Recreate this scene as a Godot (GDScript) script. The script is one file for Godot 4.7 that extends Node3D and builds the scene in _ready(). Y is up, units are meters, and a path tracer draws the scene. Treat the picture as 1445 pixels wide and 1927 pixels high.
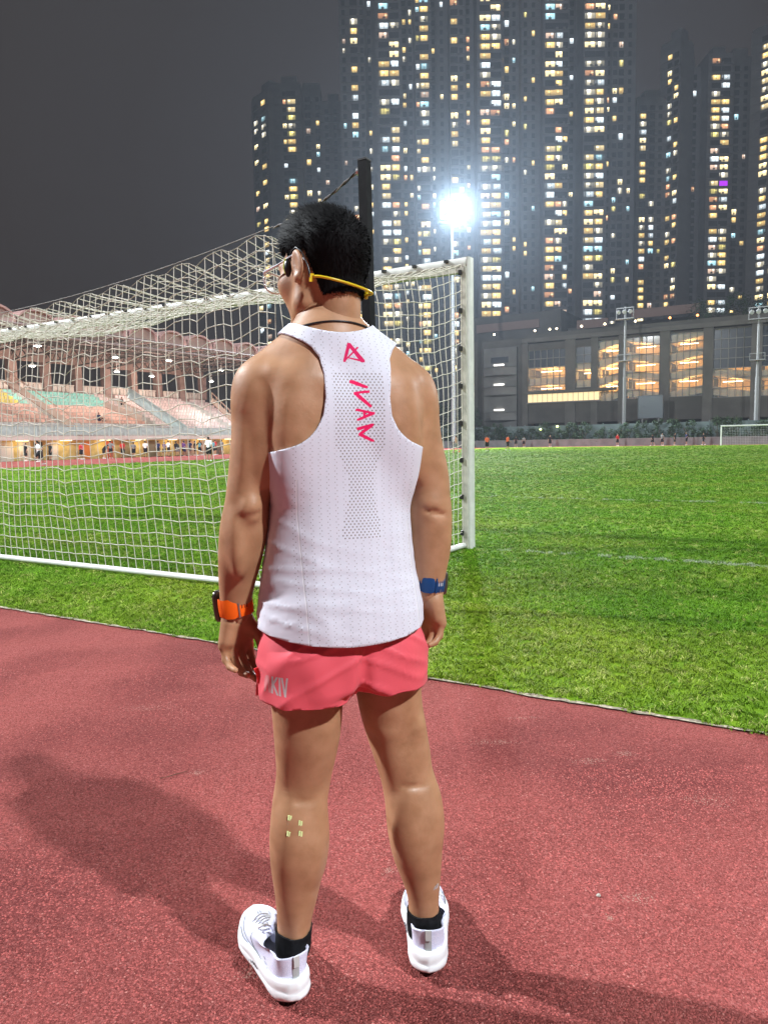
extends Node3D

# ---------------------------------------------------------------- frame of the stadium
# a point of the sports ground is given as (across, height, along): "across" runs along the goal line to the right,
# "along" runs up the pitch away from the near goal, heights are metres above the running track
const ORIGIN := Vector3(-3.105, 0.0, -10.558)
const YAW := -0.5376
var across_axis := Vector3(cos(0.5376), 0, sin(0.5376))
var along_axis := Vector3(sin(0.5376), 0, -cos(0.5376))
var ground_basis := Basis(Vector3.UP, YAW)

func W(u: float, y: float, v: float) -> Vector3:
	return ORIGIN + across_axis * u + along_axis * v + Vector3(0, y, 0)

# ---------------------------------------------------------------- mesh builder
class MB:
	var v := PackedVector3Array()
	var n := PackedVector3Array()
	var uv := PackedVector2Array()
	var use_uv2 := false
	var col := PackedColorArray()
	var idx := PackedInt32Array()
	var tint := Color(1, 1, 1)
	var use_uv := false
	var use_col := false

	func vert(p: Vector3, nn: Vector3, t := Vector2.ZERO) -> int:
		v.append(p)
		n.append(nn)
		uv.append(t)
		col.append(tint)
		return v.size() - 1

	func face(a: int, b: int, c: int) -> void:
		var g := (v[b] - v[a]).cross(v[c] - v[a])
		if g.dot(n[a] + n[b] + n[c]) > 0.0:
			idx.append(a); idx.append(c); idx.append(b)
		else:
			idx.append(a); idx.append(b); idx.append(c)

	func quad(a: Vector3, b: Vector3, c: Vector3, d: Vector3, nn: Vector3) -> void:
		var i := vert(a, nn, Vector2(0, 1))
		vert(b, nn, Vector2(1, 1))
		vert(c, nn, Vector2(1, 0))
		vert(d, nn, Vector2(0, 0))
		face(i, i + 1, i + 2)
		face(i, i + 2, i + 3)

	func poly(pts: Array, nn: Vector3) -> void:
		var first := v.size()
		for p in pts:
			vert(p, nn, Vector2(p.x, p.z))
		for k in range(1, pts.size() - 1):
			face(first, first + k, first + k + 1)

	func box(t: Transform3D, size: Vector3) -> void:
		var h := size * 0.5
		var e := [t.basis.x * h.x, t.basis.y * h.y, t.basis.z * h.z]
		for axis in 3:
			for s in [-1.0, 1.0]:
				var o: Vector3 = e[axis] * s
				var p: Vector3 = e[(axis + 1) % 3]
				var q: Vector3 = e[(axis + 2) % 3]
				if axis == 2:
					pass
				elif axis == 0:
					p = e[2]
					q = e[1]
				else:
					p = e[0]
					q = e[2]
				var c := t.origin + o
				quad(c - p - q, c + p - q, c + p + q, c - p + q, o.normalized())

	func cube(at: Vector3, size: Vector3) -> void:
		box(Transform3D(Basis(), at), size)

	# a slab between two corners
	func span(a: Vector3, b: Vector3) -> void:
		cube((a + b) * 0.5, (b - a).abs())

	func bar(a: Vector3, b: Vector3, w: float, d: float, up := Vector3.UP) -> void:
		var z := (b - a)
		var l := z.length()
		z = z / l
		if absf(z.dot(up)) > 0.98:
			up = Vector3.RIGHT
		var x := up.cross(z).normalized()
		box(Transform3D(Basis(x, z.cross(x), z), (a + b) * 0.5), Vector3(w, d, l))

	func tube(pts: PackedVector3Array, rad: Variant, sides := 6, caps := true, closed := false) -> void:
		var m := pts.size()
		var up := Vector3.UP
		var prev := PackedInt32Array()
		var first := PackedInt32Array()
		var x := Vector3.ZERO
		for k in m:
			var a: Vector3 = pts[maxi(k - 1, 0)]
			var b: Vector3 = pts[mini(k + 1, m - 1)]
			if closed:
				a = pts[(k - 1 + m) % m]
				b = pts[(k + 1) % m]
			var z := (b - a).normalized()
			if k == 0:
				x = (Vector3.RIGHT if absf(z.dot(up)) > 0.9 else up).cross(z).normalized()
			else:
				x = (x - z * x.dot(z)).normalized()
			var y := z.cross(x)
			var r: float = rad if rad is float else rad[k]
			var ring := PackedInt32Array()
			for s in sides:
				var an := TAU * s / sides
				var d := x * cos(an) + y * sin(an)
				ring.append(vert(pts[k] + d * r, d, Vector2(float(s) / sides, k)))
			if k > 0:
				for s in sides:
					var t := (s + 1) % sides
					face(prev[s], prev[t], ring[t])
					face(prev[s], ring[t], ring[s])
			else:
				first = ring
			if caps and not closed and (k == 0 or k == m - 1):
				var nn := -z if k == 0 else z
				var o := vert(pts[k], nn)
				for s in sides:
					vert(pts[k] + (v[ring[s]] - pts[k]), nn)
				for s in sides:
					face(o, o + 1 + s, o + 1 + (s + 1) % sides)
			prev = ring
		if closed:
			for s in sides:
				var t := (s + 1) % sides
				face(prev[s], prev[t], first[t])
				face(prev[s], first[t], first[s])

	func rod(a: Vector3, b: Vector3, r: float, sides := 8, r2 := -1.0) -> void:
		tube(PackedVector3Array([a, b]), PackedFloat32Array([r, r if r2 < 0.0 else r2]), sides)

	# rings of equal count joined into a skin; smooth normals come from smooth()
	func loft(rings: Array, closed_ring := true, cap0 := false, cap1 := false) -> void:
		var c: int = rings[0].size()
		var start := v.size()
		var f0 := idx.size()
		for r in rings.size():
			for k in c:
				vert(rings[r][k], Vector3.ZERO, Vector2(float(k) / c, float(r) / maxf(1, rings.size() - 1)))
		for r in rings.size() - 1:
			for k in (c if closed_ring else c - 1):
				var a := start + r * c + k
				var b := start + r * c + (k + 1) % c
				idx.append_array(PackedInt32Array([a, b, b + c, a, b + c, a + c]))
		for e in 2:
			if (e == 0 and cap0) or (e == 1 and cap1):
				var base := start + (0 if e == 0 else (rings.size() - 1) * c)
				var mid := Vector3.ZERO
				for k in c:
					mid += v[base + k]
				var o := vert(mid / c, Vector3.ZERO)
				for k in c:
					var a := base + k
					var b := base + (k + 1) % c
					if e == 0:
						idx.append_array(PackedInt32Array([o, b, a]))
					else:
						idx.append_array(PackedInt32Array([o, a, b]))
		smooth(start, f0)

	func smooth(start: int, f0: int) -> void:
		for k in range(start, v.size()):
			n[k] = Vector3.ZERO
		for f in range(f0, idx.size(), 3):
			var a := idx[f]
			var b := idx[f + 1]
			var d := idx[f + 2]
			var g := (v[d] - v[a]).cross(v[b] - v[a])
			n[a] += g
			n[b] += g
			n[d] += g
		for k in range(start, v.size()):
			n[k] = n[k].normalized()

	func flip_from(f0: int, start: int) -> void:
		for f in range(f0, idx.size(), 3):
			var t := idx[f + 1]
			idx[f + 1] = idx[f + 2]
			idx[f + 2] = t
		for k in range(start, v.size()):
			n[k] = -n[k]

	func mesh() -> ArrayMesh:
		var m := ArrayMesh.new()
		if idx.size() == 0:
			return m
		var arr := []
		arr.resize(Mesh.ARRAY_MAX)
		arr[Mesh.ARRAY_VERTEX] = v
		arr[Mesh.ARRAY_NORMAL] = n
		if use_uv:
			arr[Mesh.ARRAY_TEX_UV] = uv
		if use_uv2:
			arr[Mesh.ARRAY_TEX_UV2] = uv
		if use_col:
			arr[Mesh.ARRAY_COLOR] = col
		arr[Mesh.ARRAY_INDEX] = idx
		m.add_surface_from_arrays(Mesh.PRIMITIVE_TRIANGLES, arr)
		return m

# ---------------------------------------------------------------- signed distance field and its skin
class Field:
	var o := Vector3.ZERO
	var h := 0.01
	var nx := 0
	var ny := 0
	var nz := 0
	var d := PackedFloat32Array()

	func _init(lo: Vector3, hi: Vector3, cell: float) -> void:
		o = lo
		h = cell
		nx = int(ceil((hi.x - lo.x) / cell)) + 1
		ny = int(ceil((hi.y - lo.y) / cell)) + 1
		nz = int(ceil((hi.z - lo.z) / cell)) + 1
		d.resize(nx * ny * nz)
		d.fill(1.0)

	# tapered capsule, joined to what is there with a smooth minimum of width k; squash flattens it along one axis
	func cap(a: Vector3, b: Vector3, ra: float, rb: float, k := 0.02, sub := false) -> void:
		var reach := maxf(ra, rb) + k + 2.5 * h
		var i0 := maxi(0, int((minf(a.x, b.x) - reach - o.x) / h))
		var i1 := mini(nx - 1, int((maxf(a.x, b.x) + reach - o.x) / h) + 1)
		var j0 := maxi(0, int((minf(a.y, b.y) - reach - o.y) / h))
		var j1 := mini(ny - 1, int((maxf(a.y, b.y) + reach - o.y) / h) + 1)
		var k0 := maxi(0, int((minf(a.z, b.z) - reach - o.z) / h))
		var k1 := mini(nz - 1, int((maxf(a.z, b.z) + reach - o.z) / h) + 1)
		var ab := b - a
		var l2 := maxf(ab.length_squared(), 1e-9)
		var dr := rb - ra
		for kk in range(k0, k1 + 1):
			for jj in range(j0, j1 + 1):
				var at := (kk * ny + jj) * nx
				for ii in range(i0, i1 + 1):
					var q := Vector3(o.x + ii * h, o.y + jj * h, o.z + kk * h) - a
					var t := clampf(q.dot(ab) / l2, 0.0, 1.0)
					var e := (q - ab * t).length() - ra - dr * t
					put(at + ii, e, k, sub)

	func put(at: int, e: float, k: float, sub: bool) -> void:
		var c := d[at]
		if sub:
			e = -e
			var s := maxf(k - absf(c - e), 0.0) / k
			d[at] = maxf(c, e) + s * s * k * 0.25
			return
		if c - e >= k:
			d[at] = e
		elif e - c < k:
			var s := maxf(k - absf(c - e), 0.0) / k
			d[at] = minf(c, e) - s * s * k * 0.25

	func ell(c: Vector3, r: Vector3, k := 0.02, bs := Basis(), sub := false) -> void:
		var big := maxf(r.x, maxf(r.y, r.z)) + k + 2.5 * h
		var small := minf(r.x, minf(r.y, r.z))
		var i0 := maxi(0, int((c.x - big - o.x) / h))
		var i1 := mini(nx - 1, int((c.x + big - o.x) / h) + 1)
		var j0 := maxi(0, int((c.y - big - o.y) / h))
		var j1 := mini(ny - 1, int((c.y + big - o.y) / h) + 1)
		var k0 := maxi(0, int((c.z - big - o.z) / h))
		var k1 := mini(nz - 1, int((c.z + big - o.z) / h) + 1)
		var inv := bs.transposed()
		for kk in range(k0, k1 + 1):
			for jj in range(j0, j1 + 1):
				var at := (kk * ny + jj) * nx
				for ii in range(i0, i1 + 1):
					var q: Vector3 = inv * (Vector3(o.x + ii * h, o.y + jj * h, o.z + kk * h) - c)
					var s := q / r
					var l := s.length()
					var g := (s / r).length()
					var e: float = -small if g < 1e-6 else l * (l - 1.0) / g
					put(at + ii, e, k, sub)

	# a body of stacked superellipses: rows of [height, centre x, centre z, half width, half depth, power]
	func stack(rows: Array, k := 0.02, grow := 0.0) -> void:
		var lo: float = rows[0][0]
		var hi: float = rows[rows.size() - 1][0]
		for jj in ny:
			var y := o.y + jj * h
			if y < lo - 0.06 or y > hi + 0.06:
				continue
			var yc := clampf(y, lo, hi)
			var r := 0
			while r < rows.size() - 2 and rows[r + 1][0] < yc:
				r += 1
			var f := (yc - float(rows[r][0])) / (float(rows[r + 1][0]) - float(rows[r][0]))
			f = clampf(f, 0.0, 1.0)
			var g := []
			for c in 6:
				# Catmull-Rom along the rows
				var p0: float = rows[maxi(r - 1, 0)][c]
				var p1: float = rows[r][c]
				var p2: float = rows[r + 1][c]
				var p3: float = rows[mini(r + 2, rows.size() - 1)][c]
				g.append(cubic_interpolate(p1, p2, p0, p3, f))
			var over := absf(y - yc)
			var cx: float = g[1]
			var cz: float = g[2]
			var a: float = g[3] + grow
			var b: float = g[4] + grow
			var pw: float = g[5]
			var small := minf(a, b)
			var k0 := maxi(0, int((cz - b - 0.06 - o.z) / h))
			var k1 := mini(nz - 1, int((cz + b + 0.06 - o.z) / h) + 1)
			var i0 := maxi(0, int((cx - a - 0.06 - o.x) / h))
			var i1 := mini(nx - 1, int((cx + a + 0.06 - o.x) / h) + 1)
			for kk in range(k0, k1 + 1):
				var at := (kk * ny + jj) * nx
				for ii in range(i0, i1 + 1):
					var qx := absf(o.x + ii * h - cx)
					var qz := absf(o.z + kk * h - cz)
					var l := pow(pow(qx / a, pw) + pow(qz / b, pw), 1.0 / pw)
					var e := -small
					if l > 1e-4:
						var len := sqrt(qx * qx + qz * qz)
						e = len * (1.0 - 1.0 / l)
						var gr := Vector2(qx / (a * a), qz / (b * b)).normalized()
						e *= clampf(gr.dot(Vector2(qx, qz) / maxf(len, 1e-5)), 0.4, 1.0)
					if over > 0.0:
						e = over if e < 0.0 else sqrt(e * e + over * over)
					put(at + ii, e, k, false)

	func at(p: Vector3) -> float:
		var q := (p - o) / h
		var i := clampi(int(q.x), 0, nx - 2)
		var j := clampi(int(q.y), 0, ny - 2)
		var k := clampi(int(q.z), 0, nz - 2)
		var f := q - Vector3(i, j, k)
		var s := (k * ny + j) * nx + i
		var w := nx * ny
		var a := lerpf(lerpf(d[s], d[s + 1], f.x), lerpf(d[s + nx], d[s + nx + 1], f.x), f.y)
		var b := lerpf(lerpf(d[s + w], d[s + w + 1], f.x), lerpf(d[s + w + nx], d[s + w + nx + 1], f.x), f.y)
		return lerpf(a, b, f.z)

	func grad(p: Vector3) -> Vector3:
		var e := h * 0.9
		return Vector3(at(p + Vector3(e, 0, 0)) - at(p - Vector3(e, 0, 0)), at(p + Vector3(0, e, 0)) - at(p - Vector3(0, e, 0)), at(p + Vector3(0, 0, e)) - at(p - Vector3(0, 0, e))).normalized()

	# surface nets at the given distance
	func skin(mb: MB, level := 0.0) -> void:
		var id := PackedInt32Array()
		id.resize(d.size())
		id.fill(-1)
		var w := nx * ny
		var off := PackedInt32Array([0, 1, nx, nx + 1, w, w + 1, w + nx, w + nx + 1])
		var corner := [Vector3(0, 0, 0), Vector3(1, 0, 0), Vector3(0, 1, 0), Vector3(1, 1, 0), Vector3(0, 0, 1), Vector3(1, 0, 1), Vector3(0, 1, 1), Vector3(1, 1, 1)]
		var ea := PackedInt32Array([0, 2, 4, 6, 0, 1, 4, 5, 0, 1, 2, 3])
		var eb := PackedInt32Array([1, 3, 5, 7, 2, 3, 6, 7, 4, 5, 6, 7])
		var lim := 2.2 * h
		for k in nz - 1:
			for j in ny - 1:
				var row := (k * ny + j) * nx
				for i in nx - 1:
					var s := row + i
					if absf(d[s] - level) > lim:
						continue
					var mask := 0
					for c in 8:
						if d[s + off[c]] < level:
							mask |= 1 << c
					if mask == 0 or mask == 255:
						continue
					var p := Vector3.ZERO
					var cnt := 0
					for e in 12:
						var a := ea[e]
						var b := eb[e]
						if ((mask >> a) & 1) != ((mask >> b) & 1):
							var da := d[s + off[a]] - level
							var db := d[s + off[b]] - level
							p += corner[a].lerp(corner[b], da / (da - db))
							cnt += 1
					p = o + (Vector3(i, j, k) + p / cnt) * h
					var g := grad(p)
					p -= g * (at(p) - level) * 0.7
					id[s] = mb.vert(p, g)
		for k in range(1, nz - 1):
			for j in range(1, ny - 1):
				var row := (k * ny + j) * nx
				for i in range(1, nx - 1):
					var s := row + i
					if absf(d[s] - level) > lim:
						continue
					var inside := d[s] < level
					for ax in 3:
						var step: int = [1, nx, w][ax]
						if (d[s + step] < level) == inside:
							continue
						var b: int = [nx, w, 1][ax]
						var c: int = [w, 1, nx][ax]
						var q0 := id[s - b - c]
						var q1 := id[s - c]
						var q2 := id[s]
						var q3 := id[s - b]
						if q0 < 0 or q1 < 0 or q2 < 0 or q3 < 0:
							continue
						mb.face(q0, q1, q2)
						mb.face(q0, q2, q3)

# keep the part of a skin where the value at each vertex is positive, with clean cut edges
func clipped(src: MB, val: PackedFloat32Array) -> MB:
	var out := MB.new()
	var map := {}
	var cut := {}
	for f in range(0, src.idx.size(), 3):
		var ring := []
		for e in 3:
			var a := src.idx[f + e]
			var b := src.idx[f + (e + 1) % 3]
			var va := val[a]
			var vb := val[b]
			if va >= 0.0:
				if not map.has(a):
					map[a] = out.vert(src.v[a], src.n[a])
				ring.append(map[a])
			if (va >= 0.0) != (vb >= 0.0):
				var key := Vector2i(mini(a, b), maxi(a, b))
				if not cut.has(key):
					var t := va / (va - vb)
					cut[key] = out.vert(src.v[a].lerp(src.v[b], t), src.n[a].lerp(src.n[b], t).normalized())
				ring.append(cut[key])
		for k in range(1, ring.size() - 1):
			out.idx.append_array(PackedInt32Array([ring[0], ring[k], ring[k + 1]]))
	return out

# turn in the open edges of a cloth by a few millimetres so that they have thickness
func hemmed(mb: MB, depth: float) -> void:
	var count := {}
	for f in range(0, mb.idx.size(), 3):
		for e in 3:
			var a := mb.idx[f + e]
			var b := mb.idx[f + (e + 1) % 3]
			var key := Vector2i(mini(a, b), maxi(a, b))
			count[key] = count.get(key, 0) + 1
	var inner := {}
	var n_faces := mb.idx.size()
	for f in range(0, n_faces, 3):
		for e in 3:
			var a := mb.idx[f + e]
			var b := mb.idx[f + (e + 1) % 3]
			if count[Vector2i(mini(a, b), maxi(a, b))] != 1:
				continue
			for p in [a, b]:
				if not inner.has(p):
					inner[p] = mb.vert(mb.v[p] - mb.n[p] * depth, mb.n[p], mb.uv[p])
			mb.idx.append_array(PackedInt32Array([b, a, inner[a], b, inner[a], inner[b]]))

func renormal(mb: MB) -> void:
	mb.smooth(0, 0)

# ---------------------------------------------------------------- materials, nodes
func lin(r: float, g: float, b: float, a := 1.0) -> Color:
	var c := Color(r, g, b).linear_to_srgb()
	c.a = a
	return c

func smat(r: float, g: float, b: float, rough := 0.8, spec := 0.4, metal := 0.0) -> StandardMaterial3D:
	var m := StandardMaterial3D.new()
	m.albedo_color = lin(r, g, b)
	m.roughness = rough
	m.metallic_specular = spec
	m.metallic = metal
	return m

func noise_tex(size: int, freq: float, sd: int, ramp: Array, type := FastNoiseLite.TYPE_SIMPLEX_SMOOTH, octaves := 3, normal := false) -> NoiseTexture2D:
	var nz := FastNoiseLite.new()
	nz.noise_type = type
	nz.seed = sd
	nz.frequency = freq
	nz.fractal_octaves = octaves
	if octaves <= 1:
		nz.fractal_type = FastNoiseLite.FRACTAL_NONE
	nz.cellular_return_type = FastNoiseLite.RETURN_CELL_VALUE
	var t := NoiseTexture2D.new()
	t.width = size
	t.height = size
	t.seamless = true
	t.noise = nz
	if normal:
		t.as_normal_map = true
		return t
	if ramp.size():
		var g := Gradient.new()
		var offs := PackedFloat32Array()
		var cols := PackedColorArray()
		for r in ramp:
			offs.append(r[0])
			cols.append(r[1])
		g.offsets = offs
		g.colors = cols
		t.color_ramp = g
	return t

# a material whose colour wanders a little between dark and light, mapped in object space
func worn(r: float, g: float, b: float, vary: float, scale: float, rough := 0.8, spec := 0.4, bump := 0.0) -> StandardMaterial3D:
	var m := smat(1, 1, 1, rough, spec)
	var lo := lin(r * (1.0 - vary), g * (1.0 - vary), b * (1.0 - vary))
	var hi := lin(r * (1.0 + vary), g * (1.0 + vary), b * (1.0 + vary))
	m.albedo_texture = noise_tex(256, 0.012, int(r * 977 + g * 577 + b * 131), [[0.2, lo], [0.8, hi]], FastNoiseLite.TYPE_SIMPLEX_SMOOTH, 5)
	m.uv1_triplanar = true
	m.uv1_scale = Vector3.ONE * scale
	if bump > 0.0:
		m.heightmap_enabled = true
		m.heightmap_texture = m.albedo_texture
		m.heightmap_scale = bump
	return m

func glow(r: float, g: float, b: float, energy: float) -> StandardMaterial3D:
	var m := smat(r * 0.5, g * 0.5, b * 0.5, 0.6)
	m.emission_enabled = true
	m.emission = lin(r, g, b)
	m.emission_energy_multiplier = energy
	return m

func obj(called: String, mesh: Mesh, m: Material, parent: Node = null) -> MeshInstance3D:
	var o := MeshInstance3D.new()
	o.name = called
	o.mesh = mesh
	if m:
		o.material_override = m
	if parent:
		parent.add_child(o, true)
	else:
		o.name = numbered(called)
		add_child(o, true)
	return o

var used := {}
func numbered(called: String) -> String:
	var k: int = used.get(called, 0)
	used[called] = k + 1
	return called if k == 0 else "%s_%03d" % [called, k]

func tag(o: Node, label: String, category: String, group := "") -> void:
	o.set_meta("label", label)
	o.set_meta("category", category)
	if group:
		o.set_meta("group", group)

func thing(called: String, label: String, category: String, at := Vector3.ZERO, bs := Basis(), group := "") -> Node3D:
	var o := Node3D.new()
	o.name = numbered(called)
	add_child(o, true)
	o.transform = Transform3D(bs, at)
	tag(o, label, category, group)
	return o

func struct(called: String, mesh: Mesh, m: Material, label: String) -> MeshInstance3D:
	var o := obj(called, mesh, m)
	o.set_meta("kind", "structure")
	o.set_meta("label", label)
	return o

func stuff(o: Node) -> Node:
	o.set_meta("kind", "stuff")
	return o

func many(called: String, mesh: Mesh, m: Material, where: Array, tints: PackedColorArray, parent: Node) -> MultiMeshInstance3D:
	var mm := MultiMesh.new()
	mm.transform_format = MultiMesh.TRANSFORM_3D
	mm.use_colors = tints.size() > 0
	mm.mesh = mesh
	mm.instance_count = where.size()
	var buf := PackedFloat32Array()
	var stride := 16 if mm.use_colors else 12
	buf.resize(where.size() * stride)
	for k in where.size():
		var t: Transform3D = where[k]
		var s := k * stride
		buf[s] = t.basis.x.x; buf[s + 1] = t.basis.y.x; buf[s + 2] = t.basis.z.x; buf[s + 3] = t.origin.x
		buf[s + 4] = t.basis.x.y; buf[s + 5] = t.basis.y.y; buf[s + 6] = t.basis.z.y; buf[s + 7] = t.origin.y
		buf[s + 8] = t.basis.x.z; buf[s + 9] = t.basis.y.z; buf[s + 10] = t.basis.z.z; buf[s + 11] = t.origin.z
		if mm.use_colors:
			buf[s + 12] = tints[k].r; buf[s + 13] = tints[k].g; buf[s + 14] = tints[k].b; buf[s + 15] = 1.0
	mm.buffer = buf
	var o := MultiMeshInstance3D.new()
	o.name = called
	o.multimesh = mm
	o.material_override = m
	parent.add_child(o, true)
	stuff(o)
	return o

var rng := RandomNumberGenerator.new()
func rnd(a: float, b: float) -> float:
	return rng.randf_range(a, b)

# ---------------------------------------------------------------- the scene
func _ready() -> void:
	rng.seed = 20240611
	var cam := Camera3D.new()
	cam.name = "camera"
	cam.fov = 69.42
	cam.near = 0.05
	cam.far = 1500.0
	cam.position = Vector3(0, 1.2, 0)
	cam.transform.basis = Basis(Vector3.RIGHT, -atan(132.0 / 1391.0)) * Basis(Vector3.BACK, deg_to_rad(-1.0))
	add_child(cam)
	cam.current = true
	var env := Environment.new()
	env.background_mode = Environment.BG_SKY
	var sky := Sky.new()
	var sm := ProceduralSkyMaterial.new()
	sm.sky_top_color = lin(0.017, 0.0138, 0.0138)
	sm.sky_horizon_color = lin(0.019, 0.0155, 0.0155)
	sm.sky_curve = 0.3
	sm.ground_bottom_color = lin(0.016, 0.014, 0.014)
	sm.ground_horizon_color = lin(0.018, 0.015, 0.015)
	sky.sky_material = sm
	env.sky = sky
	env.tonemap_mode = Environment.TONE_MAPPER_LINEAR
	env.tonemap_exposure = 1.55
	env.fog_enabled = true
	env.fog_density = 0.00028
	env.fog_light_color = lin(0.9, 0.92, 1.0)
	env.volumetric_fog_enabled = true
	env.volumetric_fog_density = 0.0
	env.sdfgi_enabled = true
	env.ssao_enabled = true
	env.ssil_enabled = true
	var we := WorldEnvironment.new()
	we.name = "world_environment"
	we.environment = env
	add_child(we)
	# four floodlight masts at the corners of the ground light the place; one of them stands in view
	floodlight_mast(Vector3(W(-45.2, 0, 105).x, 0, W(-45.2, 0, 105).z), 38.2, 7000.0, "tall floodlight mast with its lamps lit, beyond the goal and right of the black pole")
	floodlight_mast(Vector3(30.0, 0, 27.5), 41.0, 3150.0, "lit floodlight mast behind the photographer on the right")
	floodlight_mast(Vector3(-50.0, 0, -17.0), 38.0, 5400.0, "lit floodlight mast at the near left corner of the ground")
	floodlight_mast(Vector3(90.0, 0, -78.0), 40.0, 1700.0, "lit floodlight mast at the far right corner of the ground")
	lamp_mist()
	build_ground()
	build_towers()
	build_podium()
	build_far_end()
	build_stand()
	build_goal()
	build_crowd()
	build_man()
	build_grass()
	build_track_details()

func floodlight_mast(at: Vector3, top: float, energy: float, label: String) -> void:
	var aim := Vector3(W(0, 0, 47).x, 0, W(0, 0, 47).z) - at
	var bs := Basis(Vector3.UP, atan2(aim.x, aim.z))      # local +z looks at the middle of the pitch
	var t := thing("floodlight_mast", label, "floodlight", at, bs, "floodlight masts at the corners of the ground")
	var steel := smat(0.55, 0.58, 0.62, 0.45, 0.5, 0.6)
	var m := MB.new()
	m.tube(PackedVector3Array([Vector3(0, 0, 0), Vector3(0, top * 0.5, 0), Vector3(0, top + 1.6, 0)]), PackedFloat32Array([0.48, 0.36, 0.24]), 12)
	obj("pole", m.mesh(), steel, t)
	m = MB.new()
	m.cube(Vector3(0, 0.2, 0), Vector3(1.6, 0.4, 1.6))
	obj("base", m.mesh(), smat(0.3, 0.3, 0.3, 0.9), t)
	m = MB.new()
	for r in 3:
		m.cube(Vector3(0, top - 1.1 + r * 1.1, 0.28), Vector3(4.0, 0.1, 0.1))
	for s in [-1.0, 1.0]:
		m.cube(Vector3(1.9 * s, top, 0.26), Vector3(0.1, 3.0, 0.1))
	m.cube(Vector3(0, top - 1.9, 0.1), Vector3(4.4, 0.08, 1.4))
	obj("lamp_rack", m.mesh(), steel, t)
	var tilt := Basis(Vector3.RIGHT, deg_to_rad(28))
	var hot := glow(0.93, 0.97, 1.0, 26.0)
	var shell := smat(0.2, 0.2, 0.21, 0.5)
	var body := MB.new()
	body.loft([circle(Vector3(0, 0, -0.3), 0.12, 12, Vector3.BACK), circle(Vector3(0, 0, -0.2), 0.2, 12, Vector3.BACK), circle(Vector3(0, 0, 0.02), 0.3, 12, Vector3.BACK)], true, true, false)
	var body_mesh := body.mesh()
	var lens := MB.new()
	lens.loft([circle(Vector3(0, 0, 0.0), 0.28, 12, Vector3.BACK), circle(Vector3(0, 0, 0.05), 0.2, 12, Vector3.BACK)], true, true, true)
	var lens_mesh := lens.mesh()
	for r in 3:
		for c in 5:
			var lamp := Node3D.new()
			lamp.name = "lamp"
			lamp.transform = Transform3D(tilt, Vector3((c - 2) * 0.82, top - 1.1 + r * 1.1, 0.62))
			t.add_child(lamp, true)
			obj("lamp_housing", body_mesh, shell, lamp)
			obj("lamp_lens", lens_mesh, hot, lamp)
	var l := SpotLight3D.new()
	l.name = "floodlight"
	l.light_color = Color(0.95, 0.98, 1.0)
	l.light_energy = energy
	l.light_size = 1.1
	l.spot_range = 400.0
	l.spot_attenuation = 2.0
	l.spot_angle = 64.0 if top > 38.1 and top < 39.0 else 70.0
	l.spot_angle_attenuation = 0.25
	l.shadow_enabled = true
	l.transform = Transform3D(Basis(Vector3.UP, PI) * Basis(Vector3.RIGHT, deg_to_rad(-18)), Vector3(0, top - 0.2, 1.2))
	t.add_child(l)

# the damp air hangs thicker round the tall lamp in view
func lamp_mist() -> void:
	var at := W(-44.6, 38.1, 104.1)
	for layer in [[130.0, 0.00016], [96.0, 0.00018], [66.0, 0.00022], [42.0, 0.0003], [22.0, 0.0004], [11.0, 0.0007]]:
		var fog := FogVolume.new()
		fog.name = "mist"
		fog.shape = RenderingServer.FOG_VOLUME_SHAPE_ELLIPSOID
		fog.size = Vector3(layer[0], layer[0] * 0.85, layer[0])
		fog.position = at
		var fm := FogMaterial.new()
		fm.density = layer[1]
		fm.albedo = lin(0.56, 0.76, 1.0)
		fog.material = fm
		fog.set_meta("kind", "stuff")
		add_child(fog, true)

func circle(c: Vector3, r: float, sides: int, axis: Vector3, flat := 1.0) -> PackedVector3Array:
	var x := (Vector3.RIGHT if absf(axis.y) > 0.9 or absf(axis.z) > 0.9 else Vector3.UP)
	var y := axis.cross(x).normalized()
	x = y.cross(axis).normalized()
	var p := PackedVector3Array()
	for k in sides:
		var a := TAU * k / sides
		p.append(c + x * cos(a) * r + y * sin(a) * r * flat)
	return p

# ---------------------------------------------------------------- ground, track, pitch
func build_ground() -> void:
	# one sheet to the horizon, then the red track, then the green pitch, each 4 mm above the last
	var m := MB.new()
	m.quad(Vector3(-900, -0.012, 700), Vector3(900, -0.012, 700), Vector3(900, -0.012, -900), Vector3(-900, -0.012, -900), Vector3.UP)
	struct("ground", m.mesh(), worn(0.09, 0.088, 0.085, 0.2, 0.2), "dark paved ground around the sports ground")
	m = MB.new()
	m.use_uv = true
	m.use_uv2 = true
	var pts := [W(-56, 0, -26), W(60, 0, -26), W(60, 0, 104), W(-56, 0, 104)]
	for p in pts:
		m.vert(p, Vector3.UP, Vector2(p.x, p.z))
	m.face(0, 1, 2)
	m.face(0, 2, 3)
	struct("running_track", m.mesh(), track_material(), "red rubber running track with coarse granules")
	m = MB.new()
	m.use_uv = true
	m.use_uv2 = true
	for p in [W(-34.8, 0.006, -4.23), W(45, 0.006, -4.23), W(45, 0.006, 99.0), W(-34.8, 0.006, 99.0)]:
		m.vert(p, Vector3.UP, Vector2(p.x, p.z))
	m.face(0, 1, 2)
	m.face(0, 2, 3)
	struct("pitch", m.mesh(), pitch_material(), "green grass football pitch")

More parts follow.
